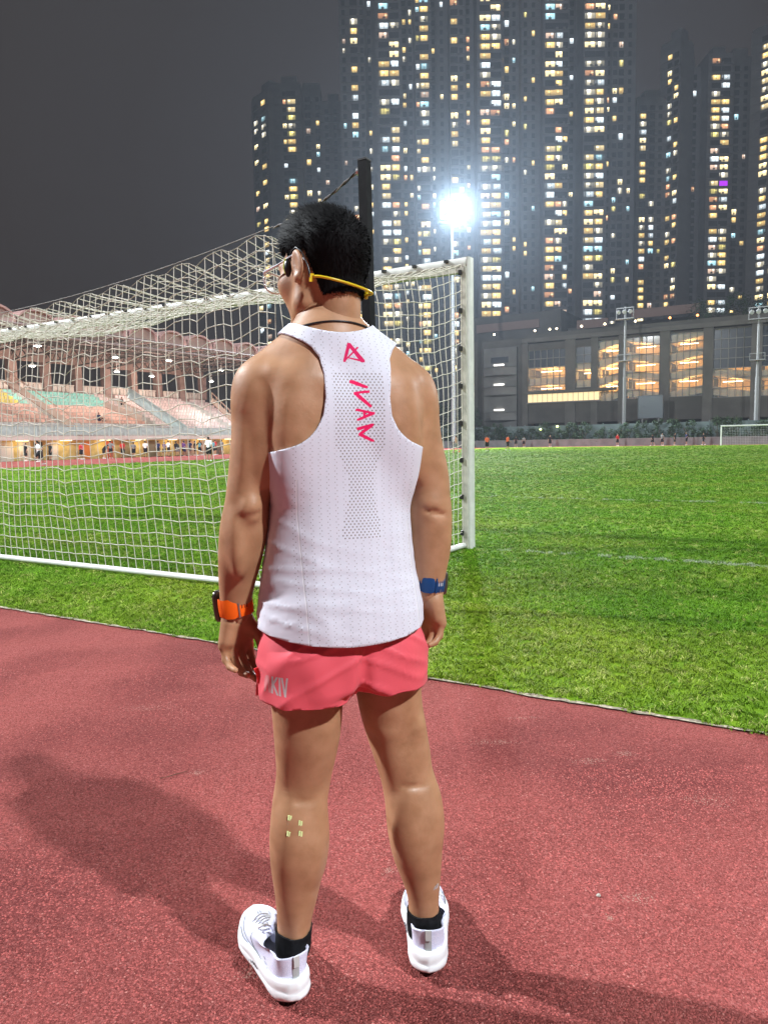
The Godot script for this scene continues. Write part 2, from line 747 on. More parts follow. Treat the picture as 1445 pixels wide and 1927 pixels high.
func track_material() -> StandardMaterial3D:
	var m := smat(1, 1, 1, 0.9, 0.18)
	m.albedo_texture = noise_tex(1024, 0.115, 5, [[0.0, lin(0.19, 0.048, 0.044)], [0.35, lin(0.3, 0.075, 0.068)], [0.62, lin(0.395, 0.102, 0.092)], [0.85, lin(0.48, 0.15, 0.135)], [1.0, lin(0.52, 0.22, 0.2)]], FastNoiseLite.TYPE_CELLULAR, 2)
	m.uv1_scale = Vector3(1.9, 1.9, 1.0)
	m.heightmap_enabled = true
	m.heightmap_texture = noise_tex(1024, 0.11, 8, [], FastNoiseLite.TYPE_SIMPLEX_SMOOTH, 4)
	m.heightmap_scale = 0.75
	broad_wear(m, 0.21, 17, [[0.1, Color(0.8, 0.78, 0.79)], [0.42, Color(0.9, 0.89, 0.89)], [0.62, Color(0.97, 0.97, 0.96)], [0.9, Color(1, 1, 1)]])
	return m

# slow changes of tone over metres, multiplied over the fine grain
func broad_wear(m: StandardMaterial3D, scale: float, sd: int, ramp: Array) -> void:
	m.detail_enabled = true
	m.detail_blend_mode = BaseMaterial3D.BLEND_MODE_MUL
	m.detail_uv_layer = BaseMaterial3D.DETAIL_UV_2
	m.detail_albedo = noise_tex(512, 0.007, sd, ramp, FastNoiseLite.TYPE_SIMPLEX_SMOOTH, 6)
	m.uv2_scale = Vector3(scale, scale, 1.0)

func pitch_material() -> StandardMaterial3D:
	var m := smat(1, 1, 1, 0.9, 0.2)
	m.albedo_texture = noise_tex(1024, 0.02, 11, [[0.15, lin(0.095, 0.19, 0.007)], [0.5, lin(0.145, 0.25, 0.011)], [0.85, lin(0.2, 0.3, 0.018)]], FastNoiseLite.TYPE_SIMPLEX_SMOOTH, 6)
	m.uv1_scale = Vector3(0.23, 0.23, 1.0)
	broad_wear(m, 0.031, 19, [[0.2, Color(0.8, 0.84, 0.75)], [0.55, Color(0.93, 0.95, 0.9)], [0.9, Color(1, 1, 1)]])
	return m

# ---------------------------------------------------------------- apartment towers
var window_mats := []
var pane_mesh: ArrayMesh

func window_glow(kind: int) -> StandardMaterial3D:
	# what a lit room shows from afar: a bright ceiling, curtains drawn to the sides, a darker sill line
	var tone: Color = [Color(1.0, 0.78, 0.36), Color(1.0, 0.86, 0.55), Color(1.0, 0.94, 0.78), Color(0.88, 0.96, 1.0), Color(0.62, 0.9, 0.98), Color(1.0, 0.62, 0.36), Color(1.0, 0.9, 0.4), Color(1.0, 0.8, 0.66)][kind % 8]
	tone = tone.lerp(Color.WHITE, 0.22)
	var im := Image.create(32, 24, false, Image.FORMAT_RGB8)
	var r := RandomNumberGenerator.new()
	r.seed = 500 + kind
	var lamp := r.randf_range(8, 24)
	var lampy := r.randf_range(3, 9)
	var left := r.randi_range(0, 7)
	var right := r.randi_range(25, 32)
	var mid := r.randi_range(12, 20)
	for y in 24:
		for x in 32:
			var e := 0.62 + 0.3 * (1.0 - y / 24.0)
			e += 0.9 * exp(-(pow(x - lamp, 2) + pow((y - lampy) * 1.3, 2)) / 22.0)
			if x < left or x >= right:
				e *= 0.4 + 0.1 * sin(x * 2.1)
			if kind % 3 == 1 and y > 13 and absf(x - mid) < 5:
				e *= 0.35
			if kind % 4 == 2 and x > 20:
				e *= 0.55
			if absf(x - mid) < 1.0:
				e *= 0.3
			if y > 20:
				e *= 0.6
			e *= r.randf_range(0.86, 1.1)
			im.set_pixel(x, y, Color(minf(1, tone.r * e), minf(1, tone.g * e), minf(1, tone.b * e)))
	var m := smat(0.1, 0.1, 0.1, 0.4)
	m.emission_enabled = true
	m.emission = Color.WHITE
	m.emission_operator = BaseMaterial3D.EMISSION_OP_MULTIPLY
	m.emission_texture = ImageTexture.create_from_image(im)
	m.emission_energy_multiplier = [1.7, 2.0, 2.0, 1.8, 1.5, 1.4, 1.7, 1.1][kind % 8] * (1.0 if kind < 8 else 0.5)
	return m

func build_towers() -> void:
	for k in 16:
		window_mats.append(window_glow(k))
	window_mats.append(glow(0.45, 0.02, 0.9, 0.8))
	var m := MB.new()
	m.use_uv = true
	m.cube(Vector3.ZERO, Vector3.ONE)
	pane_mesh = m.mesh()
	tower("dark apartment tower standing alone at the left, behind the top of the net", Vector3(-31.4, 0, -295.0), 138.7, [
		[-17.7,-9.5,2.5,-48,[[-6.5,2.2,0.30],[-1.2,2.6,0.50]]],
		[-9.5,2.6,0.0,0,[[-3.8,1.2,0.45],[-1.3,3.1,0.70]]],
		[2.6,9.5,5.0,0,[[4.6,1.9,0.20],[8.3,1.2,0.25]]],
		[9.5,17.7,2.0,0,[[12.0,1.2,0.12],[15.3,1.0,0.05]]]], 2.92, 1)
	tower("very tall apartment tower rising out of the picture behind the black pole", Vector3(10.3, 0, -250.0), 185.0, [
		[-22.1,-13.9,3.0,0,[[-20.7,0.9,0.12],[-17.4,2.1,0.55],[-14.8,0.9,0.15]]],
		[-13.9,-10.4,9.0,0,[[-12.5,0.9,0.25]]],
		[-10.4,-2.1,0.0,0,[[-7.8,3.0,0.62],[-4.5,2.8,0.72]]],
		[-2.1,2.3,9.0,0,[[-1.0,1.0,0.35],[1.0,0.9,0.10]]],
		[2.3,7.5,2.0,0,[[3.1,1.0,0.35],[5.2,2.8,0.55]]],
		[7.5,13.6,10.0,0,[[8.7,0.9,0.12],[11.5,0.9,0.08]]],
		[13.6,18.8,4.0,0,[[15.1,2.1,0.45],[17.4,1.0,0.15]]],
		[18.8,22.1,9.0,0,[[20.2,1.0,0.25]]]], 2.92, 2)
	tower("widest apartment tower, rising out of the picture right of the lit floodlight", Vector3(59.3, 0, -252.0), 185.0, [
		[-26.7,-18.4,0.0,0,[[-24.0,3.2,0.68],[-20.7,3.2,0.68]]],
		[-18.4,-11.6,9.0,0,[[-17.5,1.1,0.35],[-15.6,1.4,0.25],[-13.2,0.9,0.20]]],
		[-11.6,-5.4,4.0,0,[[-10.3,0.9,0.10],[-7.7,0.9,0.10]]],
		[-5.4,3.0,0.0,0,[[-3.0,3.0,0.70],[-0.2,2.3,0.62],[1.9,1.4,0.25]]],
		[3.0,7.7,9.0,0,[[3.9,1.1,0.20],[6.1,1.1,0.12]]],
		[7.7,15.6,0.0,0,[[9.8,3.0,0.78],[13.1,2.8,0.72]]],
		[15.6,26.7,6.0,0,[[17.4,1.1,0.15],[19.8,1.2,0.38],[21.9,1.4,0.20],[24.7,0.9,0.10]]]], 2.92, 3)
	tower("narrow apartment tower showing between the two wide towers on the right", Vector3(104.0, 0, -292.0), 134.1, [
		[-6.0,6.0,0.0,0,[[-3.6,2.2,0.70],[-0.1,1.8,0.15],[2.9,1.2,0.06]]]], 2.92, 4)
	tower("apartment tower on the right whose stepped roof ends below the top of the picture", Vector3(125.1, 0, -288.0), 147.4, [
		[-17.8,-12.4,3.0,-52,[[-3.6,1.6,0.45],[-0.9,1.6,0.40]]],
		[-12.4,-2.2,6.0,0,[[-10.8,1.4,0.25],[-8.0,1.2,0.14],[-4.8,1.6,0.20]]],
		[-2.2,7.2,0.0,0,[[0.8,3.0,0.62],[4.4,3.0,0.72]]],
		[7.2,17.8,6.0,0,[[8.8,1.2,0.25],[11.4,1.6,0.22],[14.6,1.2,0.12]]]], 2.92, 5)
	tower("apartment tower cut off by the right edge, its lit windows seen at a slant", Vector3(145.5, 0, -276.0), 150.6, [
		[-9.6,-1.5,2.0,-50,[[-4.2,2.6,0.62],[0.0,2.2,0.50]]],
		[-1.5,9.6,0.0,0,[[1.0,3.1,0.70],[4.6,3.1,0.70]]]], 2.92, 6)

func tower(label: String, at: Vector3, top: float, bays: Array, fh: float, sd: int) -> void:
	var t := thing("apartment_tower", label, "apartment tower", at, Basis(), "apartment towers behind the sports ground")
	rng.seed = 9000 + sd
	var wall_mat := worn(0.2, 0.2, 0.22, 0.1, 0.05, 0.9, 0.2)
	var dark := smat(0.06, 0.065, 0.08, 0.3, 0.5)
	var ledge_mat := smat(0.22, 0.22, 0.24, 0.9, 0.2)
	var darks := MB.new()
	var ledges := MB.new()
	var lit := []
	var n_floor := int((top - 22.0) / fh)
	for bi in bays.size():
		var b: Array = bays[bi]
		var roof: float = top - [0.0, 4.5, 8.0, 2.0, 6.0][(bi * 2 + sd) % 5] * (1.0 if top < 170.0 else 0.2)
		var yaw: float = deg_to_rad(b[3])
		var w: float = b[1] - b[0]
		var depth := 16.0 - float(b[2])
		var bs := Basis(Vector3.UP, yaw)
		var front := Vector3((b[0] + b[1]) * 0.5, 0, -b[2])
		if yaw != 0.0:
			w = w / cos(yaw) * 0.95
			depth = 9.0
		var m := MB.new()
		m.box(Transform3D(bs, front + bs * Vector3(0, roof * 0.5, -depth * 0.5)), Vector3(w, roof, depth))
		m.box(Transform3D(bs, front + bs * Vector3(0, roof + 0.6, -depth * 0.5)), Vector3(w * 0.96, 1.2, depth * 0.9))
		if w > 7.0 and top < 170.0:
			m.box(Transform3D(bs, front + bs * Vector3(w * 0.1, roof + 3.0, -depth * 0.5)), Vector3(w * 0.5, 4.0, depth * 0.5))
		obj("wall", m.mesh(), wall_mat, t)
		for f in n_floor:
			var y := 22.0 + f * fh
			if y + 2.0 > roof:
				continue
			if b[2] < 5.0:
				ledges.box(Transform3D(bs, front + bs * Vector3(0, y - 0.35, 0.12)), Vector3(w, 0.16, 0.24))
			for c in b[4]:
				var x: float = c[0] - front.x
				if yaw != 0.0:
					x = c[0] + 3.4
				var ww: float = c[1] * (1.12 if c[1] > 1.5 else 1.2)
				var wh := 2.0 if ww > 1.5 else 1.6
				var p := front + bs * Vector3(x, y + 0.65, 0.05)
				var prob: float = minf(0.9, c[2] * 1.12)
				# neighbouring flats tend to be at home together
				prob *= 0.75 + 0.5 * absf(sin(f * 0.37 + x * 1.7 + sd))
				if rng.randf() < prob and not (f > n_floor - 4 and top < 170.0 and rng.randf() < 0.6):
					lit.append([Transform3D(bs * Basis.from_scale(Vector3(ww * rnd(0.82, 1.0), wh * rnd(0.8, 1.0), 0.2)), p), ww])
				else:
					darks.box(Transform3D(bs, p - bs * Vector3(0, 0, 0.02)), Vector3(ww, wh, 0.14))
				if ww > 1.5 and f % 2 == 0:
					ledges.box(Transform3D(bs, front + bs * Vector3(x + ww * 0.62, y - 0.05, 0.3)), Vector3(0.8, 0.6, 0.5))
	stuff(obj("unlit_windows", darks.mesh(), dark, t))
	stuff(obj("ledges", ledges.mesh(), ledge_mat, t))
	# the 290 widest lit windows are pieces of their own, the remaining ones are joined
	lit.sort_custom(func(a, b): return a[1] > b[1])
	var rest := {}
	var purple := -1
	if sd == 5:
		for k in mini(290, lit.size()):
			var c: Vector3 = lit[k][0].origin
			if c.x > 3.0 and c.x < 6.0 and (purple < 0 or absf(c.y - 95.0) < absf(lit[purple][0].origin.y - 95.0)):
				purple = k
	for k in lit.size():
		var pick := rng.randf()
		var kind := 0
		if pick < 0.3: kind = 0
		elif pick < 0.5: kind = 1
		elif pick < 0.66: kind = 2
		elif pick < 0.78: kind = 3
		elif pick < 0.84: kind = 4
		elif pick < 0.91: kind = 5
		elif pick < 0.96: kind = 6
		else: kind = 7
		if rng.randf() < 0.3:
			kind += 8
		if k < 290:
			var o := obj("window", pane_mesh, window_mats[kind], t)
			o.transform = lit[k][0]
			if k == purple:
				o.material_override = window_mats[16]
		else:
			if not rest.has(kind % 8):
				rest[kind % 8] = MB.new()
				rest[kind % 8].use_uv = true
			var tr: Transform3D = lit[k][0]
			rest[kind % 8].box(tr, Vector3.ONE)
	for kind in rest:
		stuff(obj("small_lit_windows", rest[kind].mesh(), window_mats[kind], t))

# ---------------------------------------------------------------- the car park building with lit ramps
func build_podium() -> void:
	rng.seed = 77
	var at := W(0, 0, 116)
	var t := thing("car_park_building", "long concrete building with tall lit window bays behind the hedge, right of the goal", "building", Vector3(at.x, 0, at.z), ground_basis)
	var wall := worn(0.074, 0.068, 0.062, 0.12, 0.07, 0.9, 0.2)
	var trim := worn(0.096, 0.089, 0.082, 0.12, 0.07, 0.9, 0.2)
	var dark := smat(0.03, 0.035, 0.045, 0.2, 0.5)
	var frame := smat(0.16, 0.15, 0.14, 0.6)
	# bays: from, to, foot, head, lit from, lit to
	var bays := [[-36.2, -29.7, 7.4, 16.3, 7.4, 13.0], [-28.0, -25.4, 9.6, 16.3, 9.6, 13.2], [-24.3, -21.0, 7.2, 17.0, 7.2, 17.0], [-19.9, -14.7, 7.4, 17.1, 7.4, 17.1], [-13.2, -8.4, 7.4, 17.2, 7.4, 17.2], [-7.0, -1.8, 7.0, 17.2, 7.6, 11.6], [-0.4, 5.2, 7.0, 17.2, 7.6, 11.4], [6.6, 12.0, 7.0, 17.2, 7.6, 15.0], [13.4, 19.0, 7.0, 17.2, 7.0, 12.0]]
	var edge := -37.2
	for k in bays.size():
		var b: Array = bays[k]
		var m := MB.new()
		m.span(Vector3(edge, 0, -1.6), Vector3(b[0], 17.6, 0.35))
		obj("pier", m.mesh(), trim, t)
		edge = b[1]
		m = MB.new()
		m.span(Vector3(b[0], b[3], -1.4), Vector3(b[1], 17.4, 0.1))
		obj("spandrel", m.mesh(), wall, t)
		m = MB.new()
		m.span(Vector3(b[0], 3.9, -1.4), Vector3(b[1], b[2], 0.1))
		obj("spandrel", m.mesh(), wall, t)
		# ground storey opening
		m = MB.new()
		m.span(Vector3(b[0], 0, -3.2), Vector3(b[1], 3.9, -3.0))
		obj("ground_floor_opening", m.mesh(), dark, t)
		# mullions and panes
		var nx := int(round((b[1] - b[0]) / 1.05))
		var ny := int(round((b[3] - b[2]) / 1.45))
		var dx: float = (b[1] - b[0]) / nx
		var dy: float = (b[3] - b[2]) / ny
		m = MB.new()
		for i in nx + 1:
			var x: float = b[0] + i * dx
			m.span(Vector3(x - 0.05, b[2], -0.22), Vector3(x + 0.05, b[3], -0.02))
		for j in ny + 1:
			var y: float = b[2] + j * dy
			m.span(Vector3(b[0], y - 0.06, -0.2), Vector3(b[1], y + 0.06, -0.04))
		obj("window_frame", m.mesh(), frame, t)
		for i in nx:
			for j in ny:
				var c := Vector3(b[0] + (i + 0.5) * dx, b[2] + (j + 0.5) * dy, -0.17)
				var is_lit: bool = c.y > b[4] and c.y < b[5]
				var o := obj("window_pane", pane_mesh, dark, t)
				o.transform = Transform3D(Basis.from_scale(Vector3(dx - 0.06, dy - 0.08, 0.04)), c)
				if is_lit:
					# behind clear glass: lit floors and ramps
					o.material_override = clear_glass()
		# the lit storeys behind the glass
		m = MB.new()
		m.span(Vector3(b[0], b[2], -7.2), Vector3(b[1], b[3], -7.0))
		obj("inner_wall", m.mesh(), smat(0.5, 0.37, 0.23, 0.9), t)
		m = MB.new()
		var slope := 0.0 if k < 2 else 0.9 * (1.0 if k % 2 == 0 else -1.0)
		var y2: float = b[2] + 0.2
		while y2 < b[3]:
			m.bar(Vector3(b[0], y2 - slope * 0.5, -3.6), Vector3(b[1], y2 + slope * 0.5, -3.6), 6.2, 0.3)
			m.bar(Vector3(b[0], y2 + 0.65 - slope * 0.5, -0.75), Vector3(b[1], y2 + 0.65 + slope * 0.5, -0.75), 0.12, 0.9)
			y2 += 2.9
		obj("ramp", m.mesh(), smat(0.42, 0.33, 0.22, 0.85), t)
		var lamp_mat := glow(1.0, 0.86, 0.6, 7.0)
		y2 = b[2] + 0.2
		while y2 + 2.4 < b[3] + 1.2:
			if y2 + 1.4 > b[4] and y2 + 1.0 < b[5]:
				var o := obj("strip_light", pane_mesh, lamp_mat, t)
				o.transform = Transform3D(Basis.from_scale(Vector3((b[1] - b[0]) * 0.55, 0.07, 0.18)), Vector3((b[0] + b[1]) * 0.5, y2 + 2.3, -2.6))
				var l := OmniLight3D.new()
				l.name = "strip_light_glow"
				l.light_color = Color(1.0, 0.80, 0.5)
				l.light_energy = [17.0, 14.0, 17.0, 10.0, 10.0, 8.0, 8.0, 6.0, 6.0][k]
				l.light_size = 0.3
				l.omni_range = 60.0
				l.omni_attenuation = 2.0
				l.shadow_enabled = true
				l.position = Vector3((b[0] + b[1]) * 0.5, y2 + 1.9, -2.6)
				t.add_child(l)
			y2 += 2.9
	var m := MB.new()
	m.span(Vector3(edge, 0, -1.6), Vector3(24.0, 17.6, 0.35))
	obj("pier", m.mesh(), trim, t)
	# roof slab, the mass behind, parapet
	m = MB.new()
	m.span(Vector3(-37.2, 17.6, -20.0), Vector3(24.0, 18.3, 0.55))
	obj("roof", m.mesh(), trim, t)
	m = MB.new()
	m.span(Vector3(-37.2, 0, -30.0), Vector3(24.0, 17.6, -7.4))
	obj("rear_block", m.mesh(), wall, t)
	# the long lit strip of glass low on the left half
	var strip := glow(1.0, 0.76, 0.4, 0.62)
	for k in 14:
		var o := obj("strip_window", pane_mesh, strip, t)
		o.transform = Transform3D(Basis.from_scale(Vector3(0.8, 1.35, 0.06)), Vector3(-35.7 + k * 0.87, 8.15, 0.42))
	m = MB.new()
	m.span(Vector3(-36.3, 7.25, 0.36), Vector3(-23.8, 7.44, 0.6))
	for k in 15:
		m.span(Vector3(-36.16 + k * 0.87, 7.44, 0.37), Vector3(-36.1 + k * 0.87, 8.88, 0.5))
	obj("strip_frame", m.mesh(), frame, t)
	m = MB.new()
	m.span(Vector3(-36.2, 8.9, 0.36), Vector3(-21.2, 9.3, 1.4))
	obj("canopy", m.mesh(), trim, t)
	m = MB.new()
	m.span(Vector3(-36.6, 18.3, -0.2), Vector3(24.0, 19.0, 0.2))
	obj("parapet", m.mesh(), wall, t)
	# an upper deck set back from the front
	at = W(-10, 18.35, 127)
	t = thing("upper_deck", "set back upper storey with pinkish parapets on the car park roof", "building", at, ground_basis)
	m = MB.new()
	m.span(Vector3(-42, -18.3, -14), Vector3(-24, 6.3, 0))
	obj("wall", m.mesh(), wall, t)
	m = MB.new()
	m.span(Vector3(-24, 0, -14), Vector3(34, 3.4, -4))
	obj("wall", m.mesh(), wall, t)
	var pink := smat(0.16, 0.105, 0.09, 0.9)
	for s in [[-40.5, -28.0, 3.4], [-21.0, -15.5, 2.4], [-11.5, -0.5, 3.3]]:
		m = MB.new()
		m.span(Vector3(s[0], s[2], 0.0), Vector3(s[1], s[2] + 1.5, 0.3))
		obj("parapet", m.mesh(), pink, t)
	# small lamps along the roof edge
	var lamp := MB.new()
	lamp.tube(PackedVector3Array([Vector3(0, 0, 0), Vector3(0, 0.5, 0)]), PackedFloat32Array([0.05, 0.05]), 6)
	var stem := lamp.mesh()
	lamp = MB.new()
	lamp.tube(PackedVector3Array([Vector3(0, 0.5, 0), Vector3(0, 0.62, 0), Vector3(0, 0.82, 0)]), PackedFloat32Array([0.08, 0.2, 0.1]), 8)
	var head := lamp.mesh()
	var warm := glow(1.0, 0.82, 0.55, 6.0)
	var orange := glow(1.0, 0.32, 0.08, 5.0)
	var spots := [[-42.6, "leftmost white roof lamp on the car park building", warm], [-35.2, "white roof lamp above the left window bay of the car park", warm], [-32.6, "white roof lamp left of a second close by on the car park roof", warm], [-31.4, "white roof lamp right of a second close by on the car park roof", warm], [-27.2, "white roof lamp above the narrow window bay", warm], [-23.4, "white roof lamp above the third window bay", warm], [-18.6, "white roof lamp just right of the slim floodlight pole", warm], [-13.4, "red orange lamp glowing on the car park roof", orange], [-9.4, "amber lamp on the car park roof right of the red one", orange]]
	for s in spots:
		var tl := thing("roof_lamp", s[1], "lamp", W(s[0], 19.0, 116.4), ground_basis, "small lamps along the car park roof")
		obj("stem", stem, smat(0.1, 0.1, 0.1), tl)
		obj("lamp_head", head, s[2], tl)
		var l := OmniLight3D.new()
		l.name = "roof_lamp_glow"
		l.light_color = Color(1.0, 0.35, 0.15) if s[2] == orange else Color(1.0, 0.85, 0.65)
		l.light_energy = 14.0 if s[2] == orange else 1.2
		l.light_size = 0.1
		l.omni_range = 40.0
		l.omni_attenuation = 2.0
		l.shadow_enabled = true
		l.position = Vector3(0, 0.66, 0)
		tl.add_child(l)
	# the block with curved ramp balconies at its left end
	at = W(-42.0, 0, 115)
	t = thing("ramp_block", "pale block with curved balconies and slit openings, left end of the car park", "building", at, ground_basis)
	m = MB.new()
	m.span(Vector3(-8, 0, -16), Vector3(5.4, 18.6, -1.5))
	obj("wall", m.mesh(), wall, t)
	m = MB.new()
	m.span(Vector3(-2.4, 0, -1.5), Vector3(3.7, 17.2, -0.9))
	obj("wall_panel", m.mesh(), worn(0.11, 0.108, 0.105, 0.1, 0.1, 0.9), t)
	m = MB.new()
	m.span(Vector3(-1.0, 14.6, -0.95), Vector3(2.2, 15.6, -0.84))
	obj("slit_opening", m.mesh(), dark, t)
	for y in [4.6, 9.0, 12.4]:
		m = MB.new()
		var rings := []
		for q in 2:
			for r2 in [0.0, 0.25]:
				var pts := PackedVector3Array()
				for k in 13:
					var f := k / 12.0
					pts.append(Vector3(lerpf(-2.4, 3.7, f), y + q * 1.4, -0.9 + 1.3 * sin(PI * f) + (r2 if q == 1 else -r2 + 0.25)))
				rings.append(pts)
		m.loft(rings, false)
		obj("balcony", m.mesh(), smat(0.13, 0.125, 0.12, 0.9), t)
		m = MB.new()
		m.span(Vector3(-0.4, y + 1.75, -0.88), Vector3(1.4, y + 1.95, -0.6))
		obj("balcony_light", m.mesh(), glow(1.0, 0.97, 0.9, 3.0), t)

var glass_mat: StandardMaterial3D
func clear_glass() -> StandardMaterial3D:
	if glass_mat == null:
		glass_mat = StandardMaterial3D.new()
		glass_mat.transparency = BaseMaterial3D.TRANSPARENCY_ALPHA
		glass_mat.albedo_color = Color(0.9, 0.95, 1.0, 0.06)
		glass_mat.roughness = 0.05
	return glass_mat

# ---------------------------------------------------------------- wall, fence, shrubs, poles and goal at the far end
func build_far_end() -> void:
	rng.seed = 5
	var m := MB.new()
	var t := thing("low_wall", "long low pale concrete wall along the far end of the pitch", "wall", W(0, 0, 104), ground_basis)
	m.span(Vector3(-60, 0, -0.3), Vector3(40, 1.0, 0))
	obj("wall", m.mesh(), worn(0.2, 0.2, 0.2, 0.15, 0.2, 0.9), t)
	m = MB.new()
	m.span(Vector3(-60, 1.0, -0.36), Vector3(40, 1.1, 0.06))
	obj("coping", m.mesh(), smat(0.24, 0.24, 0.24, 0.9), t)
	t = thing("teal_fence", "pale teal panel fence behind the far hedge", "fence", W(0, 0, 107.6), ground_basis)
	var panel := MB.new()
	panel.span(Vector3(-1.2, 0.0, -0.04), Vector3(1.2, 3.3, 0.04))
	var post := MB.new()
	post.span(Vector3(-0.07, 0, -0.07), Vector3(0.07, 3.5, 0.07))
	var teal := worn(0.13, 0.17, 0.17, 0.12, 0.3, 0.7)
	for k in 34:
		var o := obj("panel", panel.mesh(), teal, t)
		o.position = Vector3(-50 + k * 2.5, 0, 0)
		o = obj("post", post.mesh(), teal, t)
		o.position = Vector3(-51.25 + k * 2.5, 0, 0.02)
	# shrubs
	var words := ["broad", "ragged", "thin", "tall", "low", "dense"]
	for k in 26:
		var u := -48.0 + k * 2.05 + rnd(-0.5, 0.5)
		var near: String
		if u < -37: near = "in front of the curved balcony block"
		elif u < -28: near = "below the left car park bays"
		elif u < -19.5: near = "left of the slim floodlight pole"
		elif u < -12.5: near = "below the dark scoreboard"
		elif u < -4: near = "between the scoreboard and the far goal"
		else: near = "behind the far goal"
		shrub("shrub", "%s dark shrub, number %s from the left, %s" % [words[k % 6], ["one", "two", "three", "four", "five", "six", "seven", "eight", "nine", "ten", "eleven", "twelve", "thirteen", "fourteen", "fifteen", "sixteen", "seventeen", "eighteen", "nineteen", "twenty", "twenty one", "twenty two", "twenty three", "twenty four", "twenty five", "twenty six"][k], near], W(u, 0, 105.7 + rnd(-0.5, 0.5)), rnd(2.5, 3.9), rnd(1.1, 1.6), k)
	for s in [[-9.0, 5.0, 6.0], [-4.0, 5.6, 7.0], [1.0, 5.2, 7.5], [6.0, 5.0, 6.5]]:
		shrub("roof_tree", "dark tree growing on the car park roof, %s" % ["leftmost of four", "second from the left", "third from the left", "rightmost of four"][int((s[0] + 9) / 5)], W(s[0], 18.3, 124), s[1], s[2] * 0.5, int(s[0]) + 60)
	for s in [[-49.5, 8.0, 6.2], [-45.5, 7.0, 5.6]]:
		shrub("dark_tree", "dark spreading tree %s of the pair left of the curved balcony block" % ("left" if s[0] < -47 else "right"), W(s[0], 0, 109.5), s[1], s[2] * 0.62, int(s[0]) + 90)
	# slim floodlight poles, not lit
	for s in [[-18.7, 20.0, "slim pale floodlight pole left of the scoreboard, its lamps off"], [-0.5, 18.2, "slim pale floodlight pole above the far goal, its lamps off"]]:
		t = thing("floodlight_pole", s[2], "floodlight pole", W(s[0], 0, 110), ground_basis, "unlit floodlight poles in front of the car park")
		var pale := smat(0.24, 0.245, 0.25, 0.6, 0.3)
		m = MB.new()
		m.tube(PackedVector3Array([Vector3(0, 0, 0), Vector3(0, s[1] * 0.52, 0), Vector3(0, s[1] * 0.52 + 0.01, 0), Vector3(0, s[1] + 1.0, 0)]), PackedFloat32Array([0.28, 0.25, 0.19, 0.15]), 10)
		obj("pole", m.mesh(), pale, t)
		m = MB.new()
		m.span(Vector3(-1.0, s[1] * 0.64, -0.7), Vector3(1.0, s[1] * 0.64 + 0.12, 0.9))
		for q in [-0.95, 0.95]:
			m.span(Vector3(q - 0.04, s[1] * 0.64, 0.82), Vector3(q + 0.04, s[1] * 0.64 + 1.0, 0.9))
		m.span(Vector3(-1.0, s[1] * 0.64 + 0.9, 0.82), Vector3(1.0, s[1] * 0.64 + 1.0, 0.9))
		obj("platform", m.mesh(), pale, t)
		m = MB.new()
		m.span(Vector3(-1.3, s[1] - 0.9, -0.5), Vector3(1.3, s[1] - 0.76, 0.6))
		m.span(Vector3(-1.3, s[1] + 0.7, 0.2), Vector3(1.3, s[1] + 0.84, 0.35))
		for q in [-1.25, 1.25]:
			m.span(Vector3(q - 0.05, s[1] - 0.9, 0.2), Vector3(q + 0.05, s[1] + 0.8, 0.32))
		obj("lamp_rack", m.mesh(), pale, t)
		var head := MB.new()
		head.loft([circle(Vector3(0, 0, 0), 0.14, 10, Vector3.BACK), circle(Vector3(0, 0, 0.35), 0.34, 10, Vector3.BACK), circle(Vector3(0, 0, 0.4), 0.3, 10, Vector3.BACK)], true, true, true)
		for q in [-0.85, 0.0, 0.85]:
			var o := obj("lamp_head", head.mesh(), smat(0.4, 0.41, 0.43, 0.4, 0.6), t)
			o.transform = Transform3D(Basis(Vector3.RIGHT, 0.4), Vector3(q, s[1] + 0.25, 0.35))
	# scoreboard
	t = thing("scoreboard", "dark blank scoreboard on posts in front of the car park", "scoreboard", W(-15.2, 0, 112), ground_basis)
	m = MB.new()
	m.span(Vector3(-1.75, 4.2, -0.25), Vector3(1.75, 7.5, 0.25))
	obj("board", m.mesh(), smat(0.03, 0.045, 0.06, 0.35, 0.5), t)
	m = MB.new()
	for q in [[-1.85, 4.1, 1.85, 4.2], [-1.85, 7.5, 1.85, 7.6], [-1.85, 4.2, -1.75, 7.5], [1.75, 4.2, 1.85, 7.5]]:
		m.span(Vector3(q[0], q[1], -0.3), Vector3(q[2], q[3], 0.3))
	obj("frame", m.mesh(), smat(0.08, 0.09, 0.1, 0.5), t)
	for q in [-1.2, 1.2]:
		m = MB.new()
		m.span(Vector3(q - 0.1, 0, -0.1), Vector3(q + 0.1, 4.1, 0.1))
		obj("post", m.mesh(), smat(0.2, 0.2, 0.2, 0.6), t)
	# far goal
	var white := smat(0.75, 0.75, 0.73, 0.4)
	t = thing("far_goal", "small distant white goal at the far right end of the pitch", "goal", W(0.4, 0, 94.7), ground_basis)
	for q in [-3.66, 3.66]:
		m = MB.new()
		m.rod(Vector3(q, 0, 0), Vector3(q, 2.44, 0), 0.08, 10)
		obj("goalpost", m.mesh(), white, t)
	m = MB.new()
	m.rod(Vector3(-3.74, 2.46, 0), Vector3(3.74, 2.46, 0), 0.08, 10)
	obj("crossbar", m.mesh(), white, t)
	m = MB.new()
	for i in 26:
		var x := -3.66 + i * 7.32 / 25.0
		m.tube(PackedVector3Array([Vector3(x, 2.44, 0), Vector3(x, 2.3, -0.9), Vector3(x, 1.0, -1.7), Vector3(x, 0.03, -2.0)]), 0.006, 3, false)
	for j in 12:
		var f := j / 11.0
		var z := -0.9 - 1.1 * f
		m.rod(Vector3(-3.66, 2.3 * (1 - f) + 0.03, z), Vector3(3.66, 2.3 * (1 - f) + 0.03, z), 0.006, 3)
